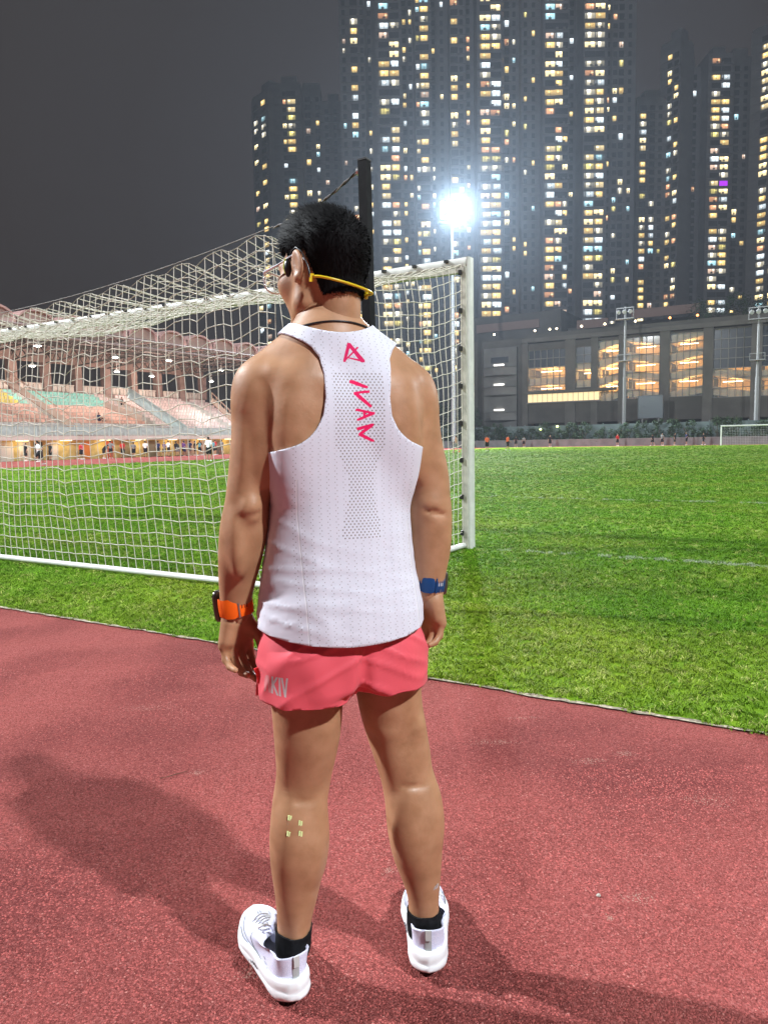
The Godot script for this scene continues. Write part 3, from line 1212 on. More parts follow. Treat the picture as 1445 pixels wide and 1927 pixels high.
	stuff(obj("net", m.mesh(), smat(0.6, 0.6, 0.6, 0.8), t))
	# lights glimpsed through the hedge
	var yl := glow(0.85, 1.0, 0.3, 4.0)
	for s in [[-30.9, 2.6, "left yellow lamp glimpsed through the far hedge"], [-28.2, 3.0, "right yellow lamp glimpsed through the far hedge"]]:
		t = thing("path_lamp", s[2], "lamp", W(s[0], 0, 106.9), ground_basis)
		m = MB.new()
		m.rod(Vector3(0, 0, 0), Vector3(0, s[1], 0), 0.05, 6)
		obj("post", m.mesh(), smat(0.1, 0.1, 0.1), t)
		m = MB.new()
		m.tube(PackedVector3Array([Vector3(0, s[1], 0), Vector3(0, s[1] + 0.15, 0), Vector3(0, s[1] + 0.3, 0)]), PackedFloat32Array([0.1, 0.22, 0.08]), 8)
		obj("lamp_head", m.mesh(), yl, t)
		var l := OmniLight3D.new()
		l.name = "path_lamp_glow"
		l.light_color = Color(0.95, 1.0, 0.5)
		l.light_energy = 3.0
		l.light_size = 0.1
		l.omni_range = 20.0
		l.omni_attenuation = 2.0
		l.shadow_enabled = true
		l.position = Vector3(0, s[1] + 0.15, 0)
		t.add_child(l)

# a shrub or small tree: stems and a crown of leaf-sized faces in clumps with gaps
func shrub(called: String, label: String, at: Vector3, height: float, radius: float, sd: int) -> void:
	var t := thing(called, label, "tree" if called != "shrub" else "shrub", at, Basis(), "dark shrubs along the far fence" if called == "shrub" else "")
	var r := RandomNumberGenerator.new()
	r.seed = 1000 + sd
	var wood := MB.new()
	var crown := MB.new()
	crown.use_col = true
	for s in 5:
		var a := r.randf() * TAU
		var tip := Vector3(cos(a) * radius * 0.6, height * r.randf_range(0.55, 0.8), sin(a) * radius * 0.6)
		wood.tube(PackedVector3Array([Vector3(cos(a) * 0.08, 0, sin(a) * 0.08), tip * 0.5 + Vector3(0, height * 0.08, 0), tip]), PackedFloat32Array([0.05, 0.04, 0.02]), 5)
	obj("trunk", wood.mesh(), smat(0.08, 0.06, 0.045, 0.9), t)
	for c in int(16 + height * 3):
		var a := r.randf() * TAU
		var rr := radius * sqrt(r.randf())
		var cy := height * r.randf_range(0.22, 0.95)
		rr *= 1.0 - 0.5 * pow(cy / height, 3)
		var cc := Vector3(cos(a) * rr, cy, sin(a) * rr * 0.7)
		var cr := radius * r.randf_range(0.22, 0.42)
		var tone := r.randf_range(0.55, 1.35)
		for l in 46:
			var d := Vector3(r.randfn(), r.randfn(), r.randfn()).normalized()
			var p := cc + d * cr * r.randf_range(0.5, 1.05)
			var x := Vector3(r.randfn(), r.randfn() * 0.5, r.randfn()).normalized()
			var nn := (d + Vector3(0, 0.5, 0)).normalized()
			var y := nn.cross(x).normalized()
			x = y.cross(nn)
			var sz := r.randf_range(0.07, 0.15) * (0.6 + height * 0.12)
			crown.tint = Color(0.026 * tone, 0.05 * tone, 0.022 * tone)
			var i := crown.vert(p - x * sz, nn)
			crown.vert(p + y * sz * 0.45, nn)
			crown.vert(p + x * sz, nn)
			crown.vert(p - y * sz * 0.45, nn)
			crown.face(i, i + 1, i + 2)
			crown.face(i, i + 2, i + 3)
	var lm := smat(1, 1, 1, 0.6, 0.3)
	lm.vertex_color_use_as_albedo = true
	lm.backlight_enabled = true
	lm.backlight = Color(0.25, 0.3, 0.15)
	stuff(obj("crown", crown.mesh(), lm, t))

# ---------------------------------------------------------------- grandstand along the left touchline
func build_stand() -> void:
	rng.seed = 31
	var at := W(-55.6, 0, 0)
	var t := thing("grandstand", "long pink roofed grandstand with rows of coloured seats, seen through the goal net", "grandstand", at, ground_basis)
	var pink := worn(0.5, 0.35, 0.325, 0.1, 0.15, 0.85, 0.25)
	var pale := worn(0.58, 0.47, 0.42, 0.08, 0.2, 0.85, 0.25)
	var concrete := worn(0.4, 0.36, 0.33, 0.12, 0.3, 0.9, 0.2)
	var v0 := 17.2
	var n := 13
	var pitch := 4.1
	var v1 := v0 + n * pitch
	# stepped terrace
	var m := MB.new()
	for r in 12:
		var y := 2.5 + r * 0.42
		m.span(Vector3(-1.6 - r * 0.86, 1.9, -v1), Vector3(-2.46 - r * 0.86, y, -v0))
	obj("terrace", m.mesh(), concrete, t)
	m = MB.new()
	m.span(Vector3(-2.4, 1.9, -v1), Vector3(0.5, 2.3, -v0))
	obj("front_slab", m.mesh(), pale, t)
	# railing of pale green panels between posts
	var rail := smat(0.36, 0.4, 0.38, 0.5)
	m = MB.new()
	m.span(Vector3(0.38, 3.3, -v1), Vector3(0.46, 3.38, -v0))
	obj("handrail", m.mesh(), rail, t)
	var panel := MB.new()
	panel.span(Vector3(0.38, 2.42, -0.98), Vector3(0.42, 3.2, 0.98))
	var post := MB.new()
	post.span(Vector3(0.36, 2.3, -0.05), Vector3(0.48, 3.36, 0.05))
	var glassy := worn(0.4, 0.46, 0.44, 0.15, 0.5, 0.4)
	for k in int((v1 - v0) / 2.05):
		var o := obj("railing_panel", panel.mesh() if k == 0 else t.get_node("railing_panel").mesh, glassy, t)
		o.position = Vector3(0, 0, -(v0 + 1.025 + k * 2.05))
		o = obj("railing_post", post.mesh() if k == 0 else t.get_node("railing_post").mesh, rail, t)
		o.position = Vector3(0, 0, -(v0 + k * 2.05))
	# seats, far too small to tell apart one by one
	var seat := MB.new()
	seat.span(Vector3(-0.2, 0.0, -0.21), Vector3(0.22, 0.06, 0.21))
	seat.span(Vector3(-0.24, 0.05, -0.21), Vector3(-0.18, 0.36, 0.21))
	var where := []
	var tints := PackedColorArray()
	for r in 12:
		for k in int((v1 - v0) / 0.5):
			var v := v0 + 0.3 + k * 0.5
			if absf(fmod(v - v0 + 1.0, 12.3) - 1.0) < 0.8:
				continue
			var c := Color(0.5, 0.4, 0.36)
			if r < 3: c = Color(0.62, 0.6, 0.6)
			elif r < 8: c = Color(0.68, 0.42, 0.35)
			elif v < 40.5: c = Color(0.6, 0.48, 0.12)
			elif v < 52.0: c = Color(0.25, 0.52, 0.45)
			else: c = Color(0.62, 0.45, 0.43)
			if v > 54.0 and r < 8: c = Color(0.64, 0.5, 0.48)
			where.append(Transform3D(Basis(), Vector3(-2.02 - r * 0.86, 2.5 + r * 0.42, -v)))
			tints.append(c * rnd(0.85, 1.1))
	var sm := smat(1, 1, 1, 0.5, 0.4)
	sm.vertex_color_use_as_albedo = true
	many("seats", seat.mesh(), sm, where, tints, t)
	# rear wall: parapet, piers, lintel
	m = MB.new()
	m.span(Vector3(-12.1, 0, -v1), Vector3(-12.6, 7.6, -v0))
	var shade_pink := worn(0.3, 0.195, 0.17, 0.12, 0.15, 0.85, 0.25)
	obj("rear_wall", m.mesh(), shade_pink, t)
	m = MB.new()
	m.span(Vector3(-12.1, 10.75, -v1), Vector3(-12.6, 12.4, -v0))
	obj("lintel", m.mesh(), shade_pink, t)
	var pier := MB.new()
	pier.span(Vector3(-12.75, 7.6, -0.46), Vector3(-12.0, 10.75, 0.46))
	var para := MB.new()
	for k in 5:
		para.span(Vector3(-12.25, 7.62, -1.36 + k * 0.56), Vector3(-12.1, 8.3, -0.9 + k * 0.56))
	para.span(Vector3(-12.3, 8.3, -1.42), Vector3(-12.05, 8.44, 1.42))
	var pier_mesh := pier.mesh()
	var para_mesh := para.mesh()
	for k in n + 1:
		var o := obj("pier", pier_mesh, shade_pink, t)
		o.position = Vector3(0, 0, -(v0 + k * pitch))
		if k < n:
			o = obj("parapet", para_mesh, pale, t)
			o.position = Vector3(0, 0, -(v0 + (k + 0.5) * pitch))
	# roof of barrel vaults running back from the front, with steel below
	var vault := MB.new()
	var outer := PackedVector3Array()
	var inner := PackedVector3Array()
	for k in 13:
		var a := PI * k / 12.0
		outer.append(Vector3(0, 12.45 + 1.35 * sin(a), 2.0 * cos(a)))
		inner.append(Vector3(0, 12.35 + 1.25 * sin(a), 1.9 * cos(a)))
	var shift := func(p: PackedVector3Array, dx: float, dy: float) -> PackedVector3Array:
		var q := PackedVector3Array()
		for e in p:
			q.append(e + Vector3(dx, dy, 0))
		return q
	vault.loft([shift.call(inner, 1.6, 0.0), shift.call(outer, 1.6, 0.0)], false)
	vault.loft([shift.call(outer, 1.6, 0.0), shift.call(outer, -13.4, 0.0)], false)
	vault.loft([shift.call(inner, -13.4, 0.0), shift.call(inner, 1.6, 0.0)], false)
	var vault_mesh := vault.mesh()
	var gable := MB.new()
	var pts := [Vector3(1.2, 12.4, 0)]
	for p in outer:
		pts.append(Vector3(1.2, p.y - 0.06, p.z * 0.97))
	gable.poly(pts, Vector3.RIGHT)
	var gable_mesh := gable.mesh()
	var steel := smat(0.1, 0.085, 0.08, 0.6, 0.3)
	var truss := MB.new()
	truss.bar(Vector3(1.5, 12.2, 0), Vector3(-12.6, 11.7, 0), 0.16, 0.2)
	truss.bar(Vector3(1.2, 11.7, 0), Vector3(-12.4, 10.7, 0), 0.12, 0.14)
	for k in 9:
		var x0 := 1.0 - k * 1.5
		truss.bar(Vector3(x0, 11.7 - k * 0.11, 0), Vector3(x0 - 0.75, 12.15 - k * 0.055, 0), 0.08, 0.08)
		truss.bar(Vector3(x0 - 0.75, 12.15 - k * 0.055, 0), Vector3(x0 - 1.5, 11.6 - k * 0.11, 0), 0.08, 0.08)
	var truss_mesh := truss.mesh()
	for k in n:
		var z := -(v0 + (k + 0.5) * pitch)
		var o := obj("roof_vault", vault_mesh, worn(0.36, 0.22, 0.2, 0.1, 0.15, 0.85, 0.25) if k == 0 else t.get_node("roof_vault").material_override, t)
		o.position = Vector3(0, 0, z)
		o = obj("gable", gable_mesh, pink, t)
		o.position = Vector3(0, 0, z)
		o = obj("truss", truss_mesh, steel, t)
		o.position = Vector3(0, 0, z - pitch * 0.5)
	m = MB.new()
	m.rod(Vector3(1.5, 12.25, -v1), Vector3(1.5, 12.25, -v0), 0.12, 8)
	m.rod(Vector3(1.3, 11.55, -v1), Vector3(1.3, 11.55, -v0), 0.1, 8)
	for k in n * 2:
		var z := -(v0 + k * pitch * 0.5)
		m.rod(Vector3(1.5, 12.25, z), Vector3(1.3, 11.55, z - pitch * 0.25), 0.05, 6)
		m.rod(Vector3(1.3, 11.55, z - pitch * 0.25), Vector3(1.5, 12.25, z - pitch * 0.5), 0.05, 6)
	for x in [-3.0, -6.5, -10.0]:
		m.rod(Vector3(x, 11.9 + x * 0.02, -v1), Vector3(x, 11.9 + x * 0.02, -v0), 0.08, 6)
	obj("fascia_truss", m.mesh(), smat(0.26, 0.2, 0.19, 0.6), t)
	m = MB.new()
	m.span(Vector3(1.2, 12.42, -v1), Vector3(-13.4, 12.5, -v0))
	obj("roof_deck", m.mesh(), steel, t)
	# raking stair balustrades
	for s in [[33.6, 7.4, 41.4, 2.6, 0], [47.4, 6.6, 55.6, 2.5, 1], [44.2, 5.6, 49.0, 4.2, 0], [60.0, 6.6, 66.0, 2.6, 0]]:
		m = MB.new()
		m.bar(Vector3(-0.6, s[1], -s[0]), Vector3(-0.6, s[3], -s[2]), 0.2, 0.55)
		m.bar(Vector3(-0.6, s[1] + 0.9, -s[0]), Vector3(-0.6, s[3] + 0.9, -s[2]), 0.1, 0.1)
		for k in 9:
			var f := k / 8.0
			m.bar(Vector3(-0.6, lerpf(s[1], s[3], f), -lerpf(s[0], s[2], f)), Vector3(-0.6, lerpf(s[1], s[3], f) + 0.95, -lerpf(s[0], s[2], f)), 0.06, 0.06)
		if s[4] == 1:
			m.bar(Vector3(-0.62, s[1] + 0.5, -s[0]), Vector3(-0.62, s[3] + 0.5, -s[2]), 0.03, 0.7)
		obj("stair", m.mesh(), glassy if s[4] == 1 else worn(0.46, 0.32, 0.24, 0.1, 0.3), t)
	# ground storey: yellow wall with doors and shutters
	m = MB.new()
	m.span(Vector3(-0.9, 0, -v1), Vector3(-1.2, 1.95, -v0))
	obj("ground_wall", m.mesh(), worn(0.62, 0.5, 0.2, 0.12, 0.3, 0.8), t)
	var doors := [[33.4, 1.3, Color(0.75, 0.73, 0.68)], [35.2, 1.2, Color(0.78, 0.76, 0.7)], [36.6, 0.9, Color(0.06, 0.05, 0.05)], [38.2, 1.0, Color(0.75, 0.72, 0.66)], [42.0, 0.8, Color(0.75, 0.25, 0.05)], [44.8, 0.9, Color(0.7, 0.14, 0.05)], [47.2, 1.6, Color(0.3, 0.26, 0.14)], [50.6, 1.1, Color(0.28, 0.24, 0.16)], [56.3, 1.9, Color(0.5, 0.38, 0.3)], [58.6, 1.7, Color(0.46, 0.34, 0.28)], [61.2, 1.0, Color(0.2, 0.17, 0.15)]]
	for d in doors:
		m = MB.new()
		m.span(Vector3(-0.92, 0.0, -d[0] - d[1] * 0.5), Vector3(-0.84, 1.75, -d[0] + d[1] * 0.5))
		obj("door", m.mesh(), smat(d[2].r, d[2].g, d[2].b, 0.6), t)
	var ceiling := glow(1.0, 0.86, 0.5, 2.2)
	for k in 7:
		m = MB.new()
		m.span(Vector3(-0.2, 1.84, -(34.5 + k * 4.6) - 0.6), Vector3(0.0, 1.895, -(34.5 + k * 4.6) + 0.6))
		obj("ceiling_light", m.mesh(), ceiling, t)
		var l := OmniLight3D.new()
		l.name = "ceiling_light_glow"
		l.light_color = Color(1.0, 0.88, 0.6)
		l.light_energy = 0.9
		l.light_size = 0.3
		l.omni_range = 15.0
		l.omni_attenuation = 2.0
		l.shadow_enabled = true
		l.position = Vector3(0.2, 1.7, -(34.5 + k * 4.6))
		t.add_child(l)
	# lamps below the roof
	var hot := glow(1.0, 0.95, 0.86, 9.0)
	var cone := MB.new()
	cone.loft([circle(Vector3(0, 0.22, 0), 0.1, 10, Vector3.UP), circle(Vector3(0, -0.1, 0), 0.34, 10, Vector3.UP)], true, true, false)
	cone.rod(Vector3(0, 0.2, 0), Vector3(0, 0.9, 0), 0.03, 5)
	var disc := MB.new()
	disc.loft([circle(Vector3(0, -0.04, 0), 0.3, 10, Vector3.UP), circle(Vector3(0, -0.16, 0), 0.2, 10, Vector3.UP)], true, true, true)
	var cone_mesh := cone.mesh()
	var disc_mesh := disc.mesh()
	for s in [[-0.6, 10.9, 37.0], [-0.6, 10.6, 45.9], [-0.6, 10.9, 53.4], [-4.4, 9.6, 49.2], [-0.6, 10.4, 61.8], [-4.4, 9.4, 64.0], [-0.6, 10.8, 28.5], [-7.5, 9.8, 41.0], [-7.5, 9.8, 57.0]]:
		var lamp := Node3D.new()
		lamp.name = "roof_lamp"
		lamp.position = Vector3(s[0], s[1], -s[2])
		t.add_child(lamp, true)
		obj("lamp_shade", cone_mesh, smat(0.6, 0.6, 0.58, 0.4), lamp)
		obj("lamp_disc", disc_mesh, hot, lamp)
		var l := OmniLight3D.new()
		l.name = "roof_lamp_glow"
		l.light_color = Color(1.0, 0.94, 0.88)
		l.light_energy = 15.0
		l.light_size = 0.3
		l.omni_range = 60.0
		l.omni_attenuation = 2.0
		l.shadow_enabled = true
		l.position = Vector3(0, -0.3, 0)
		lamp.add_child(l)

# ---------------------------------------------------------------- the near goal
func net_point(panel: int, a: float, b: float) -> Vector3:
	# local frame of the goal: x along the crossbar, z backwards
	if panel == 0:      # rear: a across from right to left, b upwards
		var low := Vector3(lerpf(4.66, -4.66, a), 0.05, 2.85)
		var x := lerpf(4.17, -4.17, a)
		var hang := absf(sin(a * 8.6 / 0.44 * PI))
		var top := Vector3(x, 2.63 + 0.31 * pow(x / 4.17, 2) - 0.075 * (1.0 - hang), 2.6 + 0.02 * (1.0 - hang))
		var p := low.lerp(top, b)
		p.z += 0.10 * sin(PI * b) + 0.03 * sin(a * 23.0 + b * 3.0) * sin(PI * b)
		p.y += 0.012 * sin(a * 71.0 + b * 9.0) * sin(PI * b)
		p.x += 0.010 * sin(a * 39.0 + b * 17.0) * sin(PI * b)
		return p
	if panel == 1:      # roof: a across, b from crossbar to rear rope
		var front := Vector3(lerpf(4.67, -4.67, a), 3.07, 0.08)
		var back := net_point(0, a, 1.0)
		var p := front.lerp(back, b)
		p.y -= (0.22 + 0.05 * sin(a * 17.0)) * 4.0 * b * (1.0 - b)
		p.y += 0.012 * sin(a * 57.0 + b * 21.0) * sin(PI * b)
		return p
	var s := 1.0 if panel == 2 else -1.0
	var low2 := Vector3(lerpf(4.67, 4.66, a) * s, 0.06, lerpf(0.08, 2.85, a))
	var top2 := net_point(1, 0.0 if s > 0.0 else 1.0, a)
	var p2 := low2.lerp(top2, b)
	p2.x += s * 0.07 * sin(PI * b) * sin(PI * a) - s * 0.02 * sin(b * 19.0) * sin(PI * a)
	p2.y += 0.012 * sin(a * 33.0 + b * 23.0) * sin(PI * b) * sin(PI * a)
	return p2

func build_goal() -> void:
	rng.seed = 12
	var at := W(0, 0, 0)
	var t := thing("goal", "large white football goal with its net hung behind, beside the running track", "goal", at, ground_basis)
	var white := worn(0.66, 0.66, 0.62, 0.1, 1.3, 0.38, 0.5)
	var dull := worn(0.48, 0.46, 0.4, 0.14, 2.1, 0.6, 0.3)
	for s in [1.0, -1.0]:
		var m := MB.new()
		m.loft([oval(Vector3(4.70 * s, 0.0, -0.02), 0.055, 0.07), oval(Vector3(4.70 * s, 3.15, -0.02), 0.055, 0.07)], true, false, true)
		var post := obj("goalpost", m.mesh(), white, t)
		m = MB.new()
		m.span(Vector3(4.69 * s - 0.03, 0.02, 0.045), Vector3(4.69 * s + 0.03, 3.06, 0.08))
		obj("net_channel", m.mesh(), dull, post)
		# clips
		for k in 8:
			m = MB.new()
			m.span(Vector3(4.66 * s - 0.012, 0.16 + k * 0.4, 0.075), Vector3(4.66 * s + 0.022, 0.21 + k * 0.4, 0.105))
			obj("net_clip", m.mesh(), smat(0.02, 0.02, 0.02, 0.5), post)
		m = MB.new()
		m.rod(Vector3(4.68 * s, 0.045, 0.05), Vector3(4.66 * s, 0.045, 2.86), 0.03, 10)
		obj("ground_bar", m.mesh(), white, t)
	var m := MB.new()
	var ringa := PackedVector3Array()
	var ringb := PackedVector3Array()
	for k in 16:
		var a := TAU * k / 16.0
		var o := Vector3(0, 3.09 + 0.065 * signf(sin(a)) * pow(absf(sin(a)), 0.7), -0.02 + 0.09 * signf(cos(a)) * pow(absf(cos(a)), 0.7))
		ringa.append(o + Vector3(-4.72, 0, 0))
		ringb.append(o + Vector3(4.72, 0, 0))
	m.loft([ringa, ringb], true, true, true)
	var bar := obj("crossbar", m.mesh(), white, t)
	m = MB.new()
	m.span(Vector3(-4.7, 2.985, 0.02), Vector3(4.7, 3.035, 0.085))
	obj("net_channel", m.mesh(), dull, bar)
	var clip := MB.new()
	clip.cube(Vector3.ZERO, Vector3(0.045, 0.028, 0.05))
	for k in 24:
		var o := obj("net_clip", clip.mesh() if k == 0 else bar.get_node("net_clip").mesh, smat(0.02, 0.02, 0.02, 0.5), bar)
		o.position = Vector3(4.5 - k * 0.39, 3.12, 0.078)
	m = MB.new()
	m.rod(Vector3(4.68, 0.045, 2.86), Vector3(-4.68, 0.045, 2.86), 0.032, 10)
	obj("ground_bar", m.mesh(), white, t)
	# the net, cord by cord
	var cord := smat(0.62, 0.58, 0.5, 0.85, 0.2)
	var names := ["rear_net", "roof_net", "side_net", "side_net"]
	for p in 4:
		m = MB.new()
		var na: int = [88, 88, 24, 24][p]
		var nb: int = [22, 18, 22, 22][p]
		for i in na + 1:
			var pts := PackedVector3Array()
			for j in nb + 1:
				pts.append(net_point(p, float(i) / na, float(j) / nb))
			m.tube(pts, 0.0042, 4, false)
		for j in nb + 1:
			var pts := PackedVector3Array()
			for i in na + 1:
				pts.append(net_point(p, float(i) / na, float(j) / nb) + Vector3(0, -0.007 * (i % 2), 0))
			m.tube(pts, 0.0042, 4, false)
		stuff(obj(names[p], m.mesh(), cord, t))
	# the taut rope that carries the rear edge of the net
	m = MB.new()
	var pts := PackedVector3Array()
	for i in 45:
		var x := lerpf(4.17, -4.17, i / 44.0)
		pts.append(Vector3(x, 2.645 + 0.31 * pow(x / 4.17, 2), 2.6))
	m.tube(pts, 0.004, 5, false)
	obj("top_rope", m.mesh(), smat(0.3, 0.29, 0.27, 0.8), t)
	# black poles that hold the net up
	for s in [1.0, -1.0]:
		var foot := Vector3(5.36 * s, 0, 3.05)
		t = thing("net_pole", "black square pole standing behind the man that holds the goal net up by a cord" if s > 0 else "black square pole that holds the far corner of the goal net", "pole", W(foot.x, 0, -foot.z), ground_basis, "poles that hold the goal net")
		m = MB.new()
		var lean := Basis(Vector3.BACK, deg_to_rad(1.0 * s)) * Basis(Vector3.RIGHT, deg_to_rad(-0.6))
		m.box(Transform3D(lean, lean * Vector3(0, 1.555, 0)), Vector3(0.066, 3.11, 0.066))
		obj("pole", m.mesh(), worn(0.008, 0.008, 0.009, 0.3, 3.0, 0.6, 0.2), t)
		m = MB.new()
		m.cube(Vector3(0, 0.01, 0), Vector3(0.2, 0.02, 0.2))
		obj("foot_plate", m.mesh(), smat(0.03, 0.03, 0.03, 0.6), t)
		m = MB.new()
		m.box(Transform3D(lean, lean * Vector3(0, 3.115, 0)), Vector3(0.07, 0.012, 0.07))
		obj("cap", m.mesh(), smat(0.03, 0.03, 0.03, 0.5), t)
		m = MB.new()
		var hook := lean * Vector3(-0.045 * s, 3.05, 0)
		m.tube(PackedVector3Array([hook + Vector3(0.02 * s, 0, 0), hook + Vector3(-0.01 * s, 0, 0)]), 0.028, 10)
		obj("pulley", m.mesh(), smat(0.6, 0.6, 0.6, 0.3, 0.5, 0.8), t)
		# the cord down to the corner of the net, two strands twisted
		for q in 2:
			m = MB.new()
			pts = PackedVector3Array()
			var a := hook + Vector3(-0.02 * s, 0, 0)
			var b := Vector3(4.17 * s - foot.x, 2.945, 2.6 - foot.z)
			for k in 25:
				var f := k / 24.0
				var c := a.lerp(b, f) - Vector3(0, 0.05 * sin(PI * f), 0)
				pts.append(c + Vector3(0, cos(k * 1.3 + q * PI), sin(k * 1.3 + q * PI)) * 0.006)
			m.tube(pts, 0.006, 5, false)
			obj("cord", m.mesh(), smat(0.03, 0.03, 0.03, 0.8) if q == 0 else smat(0.22, 0.21, 0.2, 0.8), t)

func oval(c: Vector3, a: float, b: float) -> PackedVector3Array:
	var p := PackedVector3Array()
	for k in 20:
		var an := TAU * k / 20.0
		p.append(c + Vector3(a * signf(cos(an)) * pow(absf(cos(an)), 0.6), 0, b * signf(sin(an)) * pow(absf(sin(an)), 0.6)))
	return p

# ---------------------------------------------------------------- small figures far away
var figures := {}
var small_skin: StandardMaterial3D
var small_hair: StandardMaterial3D

# joints of a pose: hips at the middle; faces local -z
func figure_parts(pose: String) -> Array:
	if figures.has(pose):
		return figures[pose]
	var j := {"hip": Vector3(0, 0.9, 0), "chest": Vector3(0, 1.3, 0), "neck": Vector3(0, 1.43, 0), "head": Vector3(0, 1.56, -0.01),
		"le": Vector3(-0.24, 1.12, 0.03), "lw": Vector3(-0.25, 0.87, -0.05), "re": Vector3(0.24, 1.12, 0.03), "rw": Vector3(0.25, 0.87, -0.05),
		"lk": Vector3(-0.11, 0.48, 0.0), "la": Vector3(-0.12, 0.08, 0.03), "rk": Vector3(0.11, 0.48, 0.0), "ra": Vector3(0.12, 0.08, 0.03)}
	if pose == "akimbo":
		j["le"] = Vector3(-0.38, 1.14, 0.1); j["lw"] = Vector3(-0.19, 0.98, -0.04); j["re"] = Vector3(0.38, 1.14, 0.1); j["rw"] = Vector3(0.19, 0.98, -0.04)
	elif pose == "walk":
		j["lk"] = Vector3(-0.1, 0.49, -0.14); j["la"] = Vector3(-0.1, 0.08, -0.22); j["rk"] = Vector3(0.1, 0.48, 0.08); j["ra"] = Vector3(0.1, 0.12, 0.36)
		j["lw"] = Vector3(-0.24, 0.92, 0.12); j["rw"] = Vector3(0.24, 0.95, -0.26)
	elif pose == "run":
		j["chest"] = Vector3(0, 1.29, -0.08); j["neck"] = Vector3(0, 1.41, -0.12); j["head"] = Vector3(0, 1.54, -0.15)
		j["lk"] = Vector3(-0.1, 0.62, -0.34); j["la"] = Vector3(-0.1, 0.32, -0.04); j["rk"] = Vector3(0.1, 0.48, 0.06); j["ra"] = Vector3(0.1, 0.14, 0.3)
		j["le"] = Vector3(-0.26, 1.1, 0.16); j["lw"] = Vector3(-0.2, 1.08, -0.1); j["re"] = Vector3(0.26, 1.1, -0.2); j["rw"] = Vector3(0.16, 1.26, -0.36)
	elif pose == "stretch":
		j["chest"] = Vector3(0, 1.18, -0.22); j["neck"] = Vector3(0, 1.26, -0.34); j["head"] = Vector3(0, 1.3, -0.48)
		j["lw"] = Vector3(-0.15, 0.6, -0.35); j["rw"] = Vector3(0.15, 0.6, -0.35); j["le"] = Vector3(-0.25, 0.9, -0.3); j["re"] = Vector3(0.25, 0.9, -0.3)
	elif pose == "sit":
		j["hip"] = Vector3(0, 0.18, 0); j["chest"] = Vector3(0, 0.56, 0.06); j["neck"] = Vector3(0, 0.7, 0.05); j["head"] = Vector3(0, 0.83, 0.02)
		j["le"] = Vector3(-0.25, 0.42, 0.1); j["lw"] = Vector3(-0.2, 0.3, -0.16); j["re"] = Vector3(0.25, 0.42, 0.1); j["rw"] = Vector3(0.2, 0.3, -0.16)
		j["lk"] = Vector3(-0.14, 0.36, -0.42); j["la"] = Vector3(-0.12, 0.06, -0.68); j["rk"] = Vector3(0.14, 0.36, -0.4); j["ra"] = Vector3(0.13, 0.06, -0.66)
	var sh: Vector3 = j["chest"] + (j["neck"] - j["chest"]) * 0.45
	var f := Field.new(Vector3(-0.55, -0.05, -0.85), Vector3(0.55, 1.78, 0.55), 0.026)
	f.ell(j["head"] + Vector3(0, 0.02, 0), Vector3(0.078, 0.115, 0.095), 0.02)
	f.cap(j["neck"] - Vector3(0, 0.06, 0), j["head"], 0.055, 0.05, 0.03)
	f.cap(j["hip"] + Vector3(0, 0.02, 0), j["chest"], 0.12, 0.14, 0.04)
	for s in [-1.0, 1.0]:
		var c := "l" if s < 0 else "r"
		f.cap(j["chest"] + Vector3(0, 0.03, 0), sh + Vector3(0.15 * s, 0.02, 0), 0.08, 0.06, 0.05)
		f.cap(sh + Vector3(0.17 * s, 0.0, 0), j[c + "e"], 0.052, 0.04, 0.03)
		f.cap(j[c + "e"], j[c + "w"], 0.04, 0.028, 0.02)
		f.cap(j[c + "w"], j[c + "w"] + (j[c + "w"] - j[c + "e"]).normalized() * 0.1, 0.032, 0.025, 0.02)
		f.cap(j["hip"] + Vector3(0.08 * s, -0.03, 0), j[c + "k"], 0.088, 0.055, 0.03)
		f.cap(j[c + "k"], j[c + "a"], 0.055, 0.036, 0.03)
	var body := MB.new()
	f.skin(body)
	var parts := [["body", body.mesh()]]
	f = Field.new(Vector3(-0.45, -0.05, -0.6), Vector3(0.45, 1.6, 0.4), 0.026)
	f.cap(j["hip"] + Vector3(0, 0.06, 0), j["chest"], 0.15, 0.158, 0.04)
	for s in [-1.0, 1.0]:
		var c := "l" if s < 0 else "r"
		f.cap(j["chest"] + Vector3(0, 0.03, 0), sh + Vector3(0.16 * s, 0.02, 0), 0.095, 0.078, 0.05)
		f.cap(sh + Vector3(0.17 * s, 0.0, 0), (sh + Vector3(0.17 * s, 0, 0)).lerp(j[c + "e"], 0.7), 0.07, 0.064, 0.03)
	var shirt := MB.new()
	f.skin(shirt)
	parts.append(["shirt", shirt.mesh()])
	f = Field.new(Vector3(-0.5, -0.05, -0.8), Vector3(0.5, 1.2, 0.5), 0.026)
	f.cap(j["hip"] + Vector3(-0.04, 0.02, 0), j["hip"] + Vector3(0.04, 0.02, 0), 0.15, 0.15, 0.04)
	for s in [-1.0, 1.0]:
		var c := "l" if s < 0 else "r"
		f.cap(j["hip"] + Vector3(0.085 * s, -0.03, 0), (j["hip"] + Vector3(0.085 * s, -0.03, 0)).lerp(j[c + "k"], 0.75), 0.118, 0.1, 0.03)
	var shorts := MB.new()
	f.skin(shorts)
	parts.append(["shorts", shorts.mesh()])
	var hair := MB.new()
	f = Field.new(Vector3(-0.2, j["head"].y - 0.2, j["head"].z - 0.25), Vector3(0.2, j["head"].y + 0.25, j["head"].z + 0.25), 0.022)
	f.ell(j["head"] + Vector3(0, 0.05, 0.025), Vector3(0.09, 0.1, 0.092), 0.01)
	f.skin(hair)
	parts.append(["hair", hair.mesh()])
